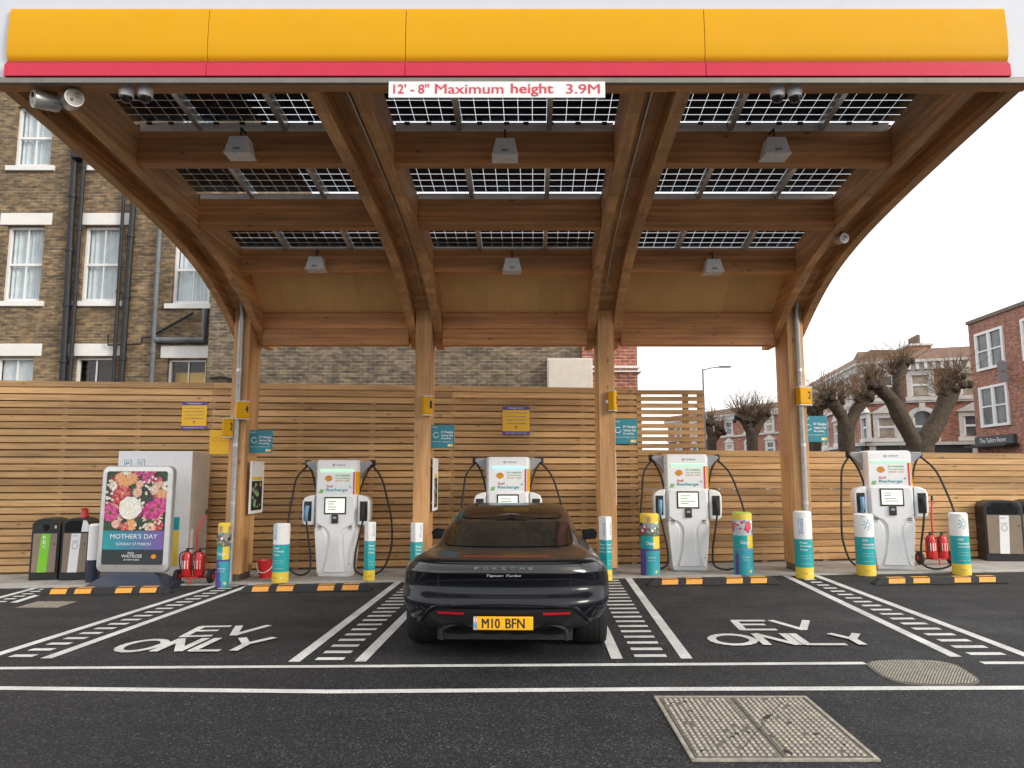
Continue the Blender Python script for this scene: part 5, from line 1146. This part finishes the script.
m = MB(); abox(m, at, .1, 2.6, -.14, -.002, 2.92, 3.26, 'shop_dark'); abox(m, at, -.05, 2.7, -.5, -.003, 2.82, 2.9, 'ink_black'); m.build('shop_sign', eb, org, smooth=0)
m = MB(); m.text('The Tailors Room', 0, 3.0, 1.7, .18, 0, 'ink_white', fn=lambda x, y, z: at(.45+x, -.143, z)); m.build('lettering', eb, org, smooth=0)
for z in (5.45, 5.85):
    m = MB(); q = Vector(at(2.45, -.25, z)); m.lathe([(.02, .05), (.15, .02), (.22, -.04)], 'charger_grey', q, 16, 'y'); m.tube([q, Vector(at(2.45, 0, z-.1))], .02, 'charger_grey', 6); m.build('satellite_dish', eb, org)
# ------------------------------------------------------------------ pollarded trees
def pollard(name, label, Y, trunk, limbs, r0, heads, twig_n, tl, seed, group='pollarded street trees'):
    rd = random.Random(seed); base = P(trunk[0][0], trunk[0][1], Y); base.z = H(base.x, Y); t = thing(name, label, 'tree', base, group=group); m = MB()
    def limb(pts, ra, rb_):
        q = curve([tuple(P(px, py, Y+dy)) for px, py, dy in pts], 9); n = len(q); q = [Vector(v)+Vector((rd.uniform(-1, 1), rd.uniform(-1, 1), 0))*ra*.12 for v in q]
        m.tube(q, [(ra+(rb_-ra)*k_/(n-1))*rd.uniform(.92, 1.1) for k_ in range(n)], 'bark', 12); return q
    tr_ = [Vector((base.x, Y, base.z-.1))]+[P(px, py, Y) for px, py in trunk[1:]]; m.tube(curve([tuple(v) for v in tr_], 8), [r0*1.25]+[r0]*6+[r0*1.05], 'bark', 14)
    for pts, ra, rb_ in limbs: limb(pts, ra, rb_)
    for px, py, dy, r in [(h_[0], h_[1], h_[2], h_[3]*.9) for h_ in heads]:               # the swollen knuckles the shoots spring from
        c = P(px, py, Y+dy)
        for k_ in range(16):
            d = Vector((rd.gauss(0, 1), rd.gauss(0, 1), rd.gauss(0, .8)))*r*.33; rr = r*rd.uniform(.22, .45)
            m.lathe([(rr*math.sin(a)*rd.uniform(.9, 1.1), rr*math.cos(a)) for a in [.01+j*(math.pi-.02)/6 for j in range(7)]], 'bark', c+d, 9)
    m.build('trunk', t, base)
    m = MB()
    for px, py, dy, r in heads:
        c = P(px, py, Y+dy)
        for k_ in range(int(twig_n*.55)):
            a = rd.uniform(0, 2*math.pi); e = rd.triangular(-.15, 1.5, .9); d = Vector((math.cos(a)*math.cos(e), math.sin(a)*math.cos(e), math.sin(e)))
            l_ = tl*rd.uniform(.2, .95); p0 = c+d*r*rd.uniform(.5, .9); p1 = p0+d*l_*.5+Vector((rd.gauss(0, .06)*l_, rd.gauss(0, .06)*l_, .06*l_)); p2 = p0+d*l_+Vector((rd.gauss(0, .13)*l_, rd.gauss(0, .13)*l_, .15*l_)); w_ = .006*(Y/20)
            m.tube([p0, p1, p2], [w_*1.4, w_, w_*.5], 'twig', 3, caps=False)
            if rd.random() < .6: b_ = p1+Vector((rd.gauss(0, 1), rd.gauss(0, 1), rd.uniform(.2, 1.2))).normalized()*l_*.4; m.tube([p1, b_], [w_*.8, w_*.4], 'twig', 3, caps=False)
    m.build('crown', t, base, smooth=0); return t
pollard('pollarded_tree', 'large pollarded tree forking into a wide V behind the rightmost charger', 20, [(917, 470), (917, 446)], [([(917, 450, 0), (905, 425, 0), (889, 398, 0), (878, 386, -.2)] , .23, .18), ([(903, 418, 0), (899, 398, .1), (899, 376, .2), (902, 366, .3)], .15, .15), ([(918, 450, 0), (934, 427, .1), (945, 405, .2), (951, 388, .3)], .24, .22)], .40,
        [(877, 384, -.2, .30), (870, 378, -.1, .2), (902, 364, .3, .32), (893, 372, .3, .2), (950, 386, .3, .36), (943, 396, .2, .25), (956, 378, .3, .25)], 130, .85, 1)
pollard('pollarded_tree', 'pollarded tree with two stubby arms between the right end post and V-shaped tree', 25, [(845.5, 470), (846, 425)], [([(846, 430, 0), (840, 414, 0), (832, 403, 0), (828, 398, 0)], .22, .19), ([(847, 430, 0), (854, 414, .1), (862, 402, .1), (868, 395, .2)], .21, .18)], .27,
        [(828, 398, 0, .36), (836, 404, 0, .3), (868, 395, .2, .36), (860, 400, .1, .28)], 150, 1.15, 2)
pollard('pollarded_tree', 'small pollarded tree in the gap left of the right end post', 38, [(751.5, 465), (752, 432)], [([(752, 436, 0), (747, 425, 0), (741, 417, 0)], .25, .23), ([(752, 436, 0), (758, 424, .1), (764, 416, .2)], .25, .23)], .28,
        [(741, 416, 0, .45), (747, 420, 0, .4), (764, 415, .2, .45), (757, 421, .1, .4)], 130, 1.5, 3)
pollard('pollarded_tree', 'thin pollarded tree right beside the end of the open fence section', 44, [(711, 465), (711.5, 440)], [([(711.5, 442, 0), (710, 432, 0), (708.5, 424, 0)], .22, .20), ([(711, 445, 0), (715, 438, .1), (719, 432, .2)], .22, .20)], .28,
        [(708.5, 424, 0, .45), (719, 431, .2, .5)], 110, 1.2, 4)
pollard('bare_tree', 'bare tree glimpsed beside the yellow box on the right end post', 34, [(815, 470), (815, 440)], [([(815, 444, 0), (812, 425, 0), (811, 412, 0)], .22, .15), ([(815, 444, 0), (819, 425, 0), (820, 410, 0)], .22, .15)], .26, [(811, 410, 0, .35), (820, 408, 0, .35), (814, 420, 0, .3)], 80, 1.3, 5, None)
q = P(706, 470, 33); q.z = H(q.x, q.y); lt = thing('street_lamp', 'thin street lamp rising above the open fence section against the sky', 'street lamp', q); top = P(706, 369, 33).z-q.z
m = MB(); m.tube([(0, 0, 0), (0, 0, 1.2), (0, 0, top)], [.075, .06, .035], 'pipe_grey', 10); m.build('pole', lt)
m = MB(); m.tube([(0, 0, top-.05), (.4, 0, top+.05), (.75, 0, top+.09)], .025, 'pipe_grey', 8); m.build('arm', lt)
m = MB(); m.box((1.0, 0, top+.10), (.55, .2, .07), 'pipe_grey'); m.build('lamp_head', lt, bevel=.03)
# ------------------------------------------------------------------ the car
CX, CY = -.076, 6.72
car = thing('parked_car', 'black sports saloon seen from behind, parked nose-in under the canopy', 'car', (CX, CY, H(CX, 9)*.35), -R(1.9))
def interp(tab):
    xs_ = np.array([a for a, _ in tab]); ys_ = np.array([b_ for _, b_ in tab]); d = np.diff(ys_)/np.diff(xs_); mm = np.zeros(len(xs_)); mm[0], mm[-1] = d[0], d[-1]
    for i in range(1, len(xs_)-1): mm[i] = 0 if d[i-1]*d[i] <= 0 else 2*d[i-1]*d[i]/(d[i-1]+d[i])
    def f(x):
        x = min(max(x, xs_[0]), xs_[-1]); i = min(len(xs_)-2, max(0, int(np.searchsorted(xs_, x))-1)); h = xs_[i+1]-xs_[i]; s = (x-xs_[i])/h
        return float((2*s**3-3*s**2+1)*ys_[i]+(s**3-2*s**2+s)*h*mm[i]+(-2*s**3+3*s**2)*ys_[i+1]+(s**3-s**2)*h*mm[i+1])
    return f
sr = interp([(.15, .30), (.24, .17), (.30, .09), (.36, .045), (.42, .02), (.50, .0), (.53, .0), (.555, .014), (.60, .065), (.625, .09), (.66, .10), (.72, .092), (.765, .075), (.79, .062), (.84, .072), (.865, .078), (.885, .085), (.90, .14), (.915, .30), (.935, .56), (.97, .74), (1.03, 1.0), (1.10, 1.30), (1.165, 1.60), (1.25, 2.02), (1.32, 2.45), (1.36, 2.82), (1.376, 3.05)])
sf = interp([(.15, 4.85), (.36, 4.92), (.5, 4.96), (.62, 4.93), (.70, 4.84), (.76, 4.55), (.82, 4.15), (.88, 3.92), (.95, 3.78), (1.1, 3.60), (1.25, 3.40), (1.34, 3.24), (1.376, 3.12)])
Wb = interp([(.15, .82), (.36, .905), (.45, .95), (.55, .978), (.66, .985), (.74, .978), (.80, .955), (.85, .915), (.885, .865), (.92, .80), (.955, .735), (1.0, .725), (1.06, .722), (1.165, .705), (1.25, .68), (1.32, .645), (1.36, .58), (1.376, .46)])
Rr = interp([(.15, .5), (.6, .55), (.88, .55), (.93, .5), (1.2, .45), (1.376, .4)])
NE = 2.5
def Sx(x, z):                                  # rear surface: distance forward of the bumper
    q = min(.9999, abs(x)/Wb(z)); return sr(z)+Rr(z)*(1-(1-q**NE)**(1/NE))
def gcor(t): return 1 if t >= 1 else (max(0, 1-(1-t)**NE))**(1/NE)
def Xs(s, z):
    z_ = z; return Wb(z_)*gcor((s-sr(z))/Rr(z))*gcor((sf(z)-s)/.75)
WHS = (1.01, 3.91); WR = .40
def arch_z(s):
    b_ = .20
    for w_ in WHS:
        d = abs(s-w_)
        if d < WR: b_ = max(b_, .34+math.sqrt(WR*WR-d*d)*.93)
    if s < .62: b_ = max(b_, .36) if s > .2 else max(b_, .36)
    return b_
RF = lambda z: z if z < .97 else .97+(z-.97)*.845       # roof height
def lift(p_):
    x, s, z = p_
    if z > .97: return (x, s, RF(z))
    if z < .78:
        zb = arch_z(s) if abs(x) > .60 else .36
        k_ = min(1, max(0, (abs(x)-.60)/.12)); zb = .36*(1-k_)+zb*k_ if s < 4.2 else .25
        z = zb+(z-.36)/(.78-.36)*(.78-zb)
    return (x, s, z)
zl = [.36, .40, .44, .48, .51, .54, .565, .585, .605, .625, .645, .67, .70, .73, .755, .77, .785, .80, .82, .84, .86, .873, .885, .893, .90, .908, .916, .925, .935, .95, .97, 1.0, 1.04, 1.08, 1.12, 1.165, 1.21, 1.25, 1.29, 1.32, 1.345, 1.36, 1.37, 1.376]
m = MB(); rows = []; NC = 56
for z in zl:
    row = []; s0, s1 = sr(z), sf(z); R0 = min(Rr(z), (s1-s0)*.45); R1 = min(.75, (s1-s0)*.45); W_ = Wb(z)
    for k_ in range(15):
        th = math.pi/2*k_/14; row.append((W_*math.sin(th)**(2/NE) if th else 0, s0+R0*(1-math.cos(th)**(2/NE) if k_ < 14 else 1)))
    for k_ in range(1, 29): row.append((W_, s0+R0+(s1-R1-s0-R0)*k_/28))
    for k_ in range(1, 15):
        th = math.pi/2*(1-k_/14); row.append((W_*math.sin(th)**(2/NE) if th > 1e-6 else 0, s1-R1+R1*(1-(1-math.cos(th)**(2/NE))) if False else s1-R1*(1-math.cos(th)**(2/NE)) if k_ < 14 else s1))
    full = row+[(-x, s) for x, s in row[-2:0:-1]]; rows.append([lift((x, s, z)) for x, s in full])
n = len(rows[0]); vs = [p_ for r_ in rows for p_ in r_]; fs = [(i*n+k_, i*n+(k_+1) % n, (i+1)*n+(k_+1) % n, (i+1)*n+k_) for i in range(len(rows)-1) for k_ in range(n)]
top = (len(rows)-1)*n; fs += [(top+k_, top+k_+1, top+n-k_-1, top+(n-k_) % n) for k_ in range(0, n//2)]
m.add(vs, fs, 'car_paint'); body = m.build('body', car, smooth=60)
def patch(name, mt, zlo, zhi, x0, x1, off, nx=24, nz=8, parent=car):
    m = MB(); g_ = []
    for i in range(nx+1):
        x = x0+(x1-x0)*i/nx; lo, hi = (zlo(x) if callable(zlo) else zlo), (zhi(x) if callable(zhi) else zhi)
        for j in range(nz+1): z = lo+(hi-lo)*j/nz; g_.append((x, Sx(x, z)-off, z))
    m.add(g_, [(i*(nz+1)+j, (i+1)*(nz+1)+j, (i+1)*(nz+1)+j+1, i*(nz+1)+j+1) for i in range(nx) for j in range(nz)], mt); return m.build(name, parent, smooth=60)
# rear window: patch in the fastback surface
def rw(name, mt, z0, z1, f0, off, up=.004, nz=16, rnd=.10):
    m = MB(); g_ = []; nx = 30
    for j in range(nz+1):
        z = z0+(z1-z0)*j/nz; e = min(1, min(j, nz-j)/2.5); hw = Wb(z)*(f0-rnd*(1-e)**2)
        for i in range(nx+1): x = -hw+2*hw*i/nx; g_.append((x, Sx(x, z)-off, RF(z)+up))
    m.add(g_, [(j*(nx+1)+i, j*(nx+1)+i+1, (j+1)*(nx+1)+i+1, (j+1)*(nx+1)+i) for i in range(nx) for j in range(nz)], mt); return m.build(name, car, smooth=60)
rw('rear_window', 'car_glass', .965, 1.18, .93, .008); rw('roof_glass', 'car_glass', 1.215, 1.355, .86, .012, .006, 12)
lb = patch('light_bar', 'black_gloss', .785, .866, -.862, .862, .006, 60, 6)
patch('light_strip', 'car_trim', .812, .838, -.80, .80, .010, 60, 3, lb)
for s in (-1, 1): patch('tail_lamp', 'lamp_red' if False else 'black_gloss', .79, .862, *sorted((s*.70, s*.858)), .010, 14, 5, lb)
patch('red_strip', 'dull_red', .912, .918, -.40, .40, .006, 30, 3)  # thin dull red strip across the deck above the spoiler
sp = patch('spoiler', 'car_paint', .872, .893, -.80, .80, .022, 50, 4)
for s in (-1, 1):
    m = MB(); g_ = []
    for i in range(13):
        z = .60+.27*i/12; x = s*.60
        for dx in (-.004, .004): g_.append((x+dx, Sx(x, z)-.003, z))
    m.add(g_, [(2*i, 2*i+1, 2*i+3, 2*i+2) for i in range(12)], 'ink_black'); m.build('panel_gap', car, smooth=0)
zhi = lambda x: .488 if abs(x) < .60 else .488-(abs(x)-.60)*.80
va = patch('valance', 'car_trim', lambda x: .30 if abs(x) < .70 else .30+(abs(x)-.70)*.55, zhi, -.765, .765, .010, 60, 8)
m = MB()                                       # raised rim round the valance, then the lower diffuser
for pts in ([(-.785, .345), (-.765, .36), (-.62, .495), (-.55, .503), (.55, .503), (.62, .495), (.765, .36), (.785, .345)],):
    q = curve([(x, 0, z) for x, z in pts], 60); m.tube([(x, Sx(x, z)-.008, z) for x, _, z in q], .017, 'car_paint', 8)
m.build('rim', va)
m = MB(); q = curve([(x, 0, z) for x, z in [(-.56, .20), (-.545, .295), (-.50, .318), (0, .322), (.50, .318), (.545, .295), (.56, .20)]], 50); m.tube([(x, Sx(x, .33)+.0, z) for x, _, z in q], .018, 'car_trim', 8); m.build('diffuser_rim', va)
m = MB(); m.grid(lambda u, v: (-.54+1.08*u, .06+.42*(1-v)**1.2+.02*math.cos(u*25), .20+.10*v-.03*(1-v)), 20, 6, 'car_trim')
m.bx(-.62, .62, .3, 4.3, .17, .30, 'black_plastic'); m.build('diffuser', car)
for s in (-1, 1):
    patch('reflector', 'lamp_red', .438, .460, *sorted((s*.35, s*.59)), .018, 12, 3)
    m = MB(); m.grid(lambda u, v: (s*(.755+.145*u), Sx(s*(.755+.145*u), .37)-.012+.03*v*0, .345+.06*u+.03*v), 10, 2, 'car_trim'); m.build('bumper_trim', car)
m = MB(); pc = 0; m.bx(pc-.262, pc+.262, -.036, -.022, .318, .433, 'plate_yellow'); pl = m.build('number_plate', car, bevel=.006)
m = MB(); m.bx(pc-.262, pc-.226, -.0375, -.0362, .320, .431, 'ink_grey'); m.bx(pc-.258, pc-.230, -.0385, -.0376, .39, .42, 'ink_white'); m.bx(pc-.258, pc-.230, -.039, -.0386, .402, .408, 'ink_red'); m.bx(pc-.247, pc-.241, -.0392, -.0387, .39, .42, 'ink_red'); m.bx(pc-.258, pc-.230, -.0385, -.0376, .345, .372, 'ink_blue'); m.build('plate_badge', pl, smooth=0)
m = MB(); m.text('M10', pc-.185, .335, .155, .082, -.0375, 'ink_black', bold=.025); m.text('BFN', pc+.022, .335, .165, .082, -.0375, 'ink_black', bold=.025); m.build('lettering', pl, smooth=0)
def rear_text(s_, x, z, w_, h, mt, off, bold=0, shear=0, sp_=0):
    m = MB()
    if sp_:
        for k_, c in enumerate(s_): m.text(c, x+k_*sp_, z, w_, h, 0, mt, fn=lambda a, b_, c2: (a, Sx(a, c2)-off, c2), bold=bold)
    else: m.text(s_, x, z, w_, h, 0, mt, fn=lambda a, b_, c2: (a, Sx(a, c2)-off, c2), bold=bold, shear=shear)
    m.build('lettering', car, smooth=0)
rear_text('PORSCHE', -.262, .822, .040, .024, 'pipe_grey', .0135, .01, 0, .081); rear_text('Taycan Turbo', -.155, .755, .31, .026, 'ink_white', .009, .008, .35)
for s in (-1, 1):                              # side windows, mirrors, wheels
    m = MB(); g_ = []
    zt_ = lambda q: min(1.27, .99+max(.03, min((q-1.25)*.42, (3.62-q)*.42)))
    for i in range(31):
        q = 1.35+2.15*i/30
        for j in range(7): z = .985+(zt_(q)-.985)*j/6; g_.append((s*(Xs(q, z)+.004), q, RF(z)))
    m.add(g_, [(i*7+j, (i+1)*7+j, (i+1)*7+j+1, i*7+j+1) for i in range(30) for j in range(6)], 'car_glass'); m.build('side_window', car, smooth=60)
    m = MB(); c = Vector((s*.975, 3.18, .905))
    m.add([tuple(c+Vector(v)) for v in [(s*a, y, z) for y, k_ in ((-.05, 1), (.02, 1.05), (.10, .75), (.14, .3)) for a, z in ((-.09*k_, .055*k_), (.06*k_, .075*k_), (.11*k_, .03*k_), (.09*k_, -.055*k_), (-.07*k_, -.065*k_))]],
          [(o_*5+a, o_*5+(a+1) % 5, o_*5+5+(a+1) % 5, o_*5+5+a) for o_ in range(3) for a in range(5)]+[(15, 16, 17, 18, 19)], 'car_paint'); mi_ = m.build('mirror', car, bevel=.012, smooth=60)
    m = MB(); m.add([tuple(c+Vector((s*a, -.051, z))) for a, z in ((-.08, .048), (.055, .066), (.10, .028), (.082, -.048), (-.062, -.058))], [(0, 1, 2, 3, 4)], 'black_gloss'); m.build('mirror_glass', mi_, smooth=0)
    m = MB(); m.tube([tuple(c+Vector((-s*.03, .05, -.05))), tuple(c+Vector((-s*.16, .08, -.12))), (s*.70, 3.3, .90)], [.025, .02, .03], 'car_trim', 8); m.build('mirror_stalk', mi_)
    for w_, wd in ((WHS[0], .305), (WHS[1], .245)):
        m = MB(); c = (s*(.975-wd/2), w_, .352); h = wd/2
        m.lathe([(.25, -h), (.33, -h), (.345, -h+.03), (.352, -h*.45), (.352, h*.45), (.345, h-.03), (.33, h), (.25, h)], 'tyre', c, 40, 'x', caps=False)
        for dx in (-.07, -.02, .03, .08): m.lathe([(.3525, dx-.004), (.3532, dx), (.3525, dx+.004)], 'black_plastic', c, 40, 'x', caps=False)
        ty = m.build('wheel', car)
        m = MB(); m.lathe([(.25, -h+.01), (.26, h-.015), (.235, h-.02), (.225, h-.06), (.05, h-.05), (.05, h-.02)], 'rim', c, 32, 'x')
        for k_ in range(5):
            a = k_*2*math.pi/5; m.box((c[0]+s*(h-.035), c[1]+.14*math.cos(a), c[2]+.14*math.sin(a)), (.03, .20, .055), 'rim', Matrix.Rotation(a, 3, 'X'))
        m.build('rim', ty)
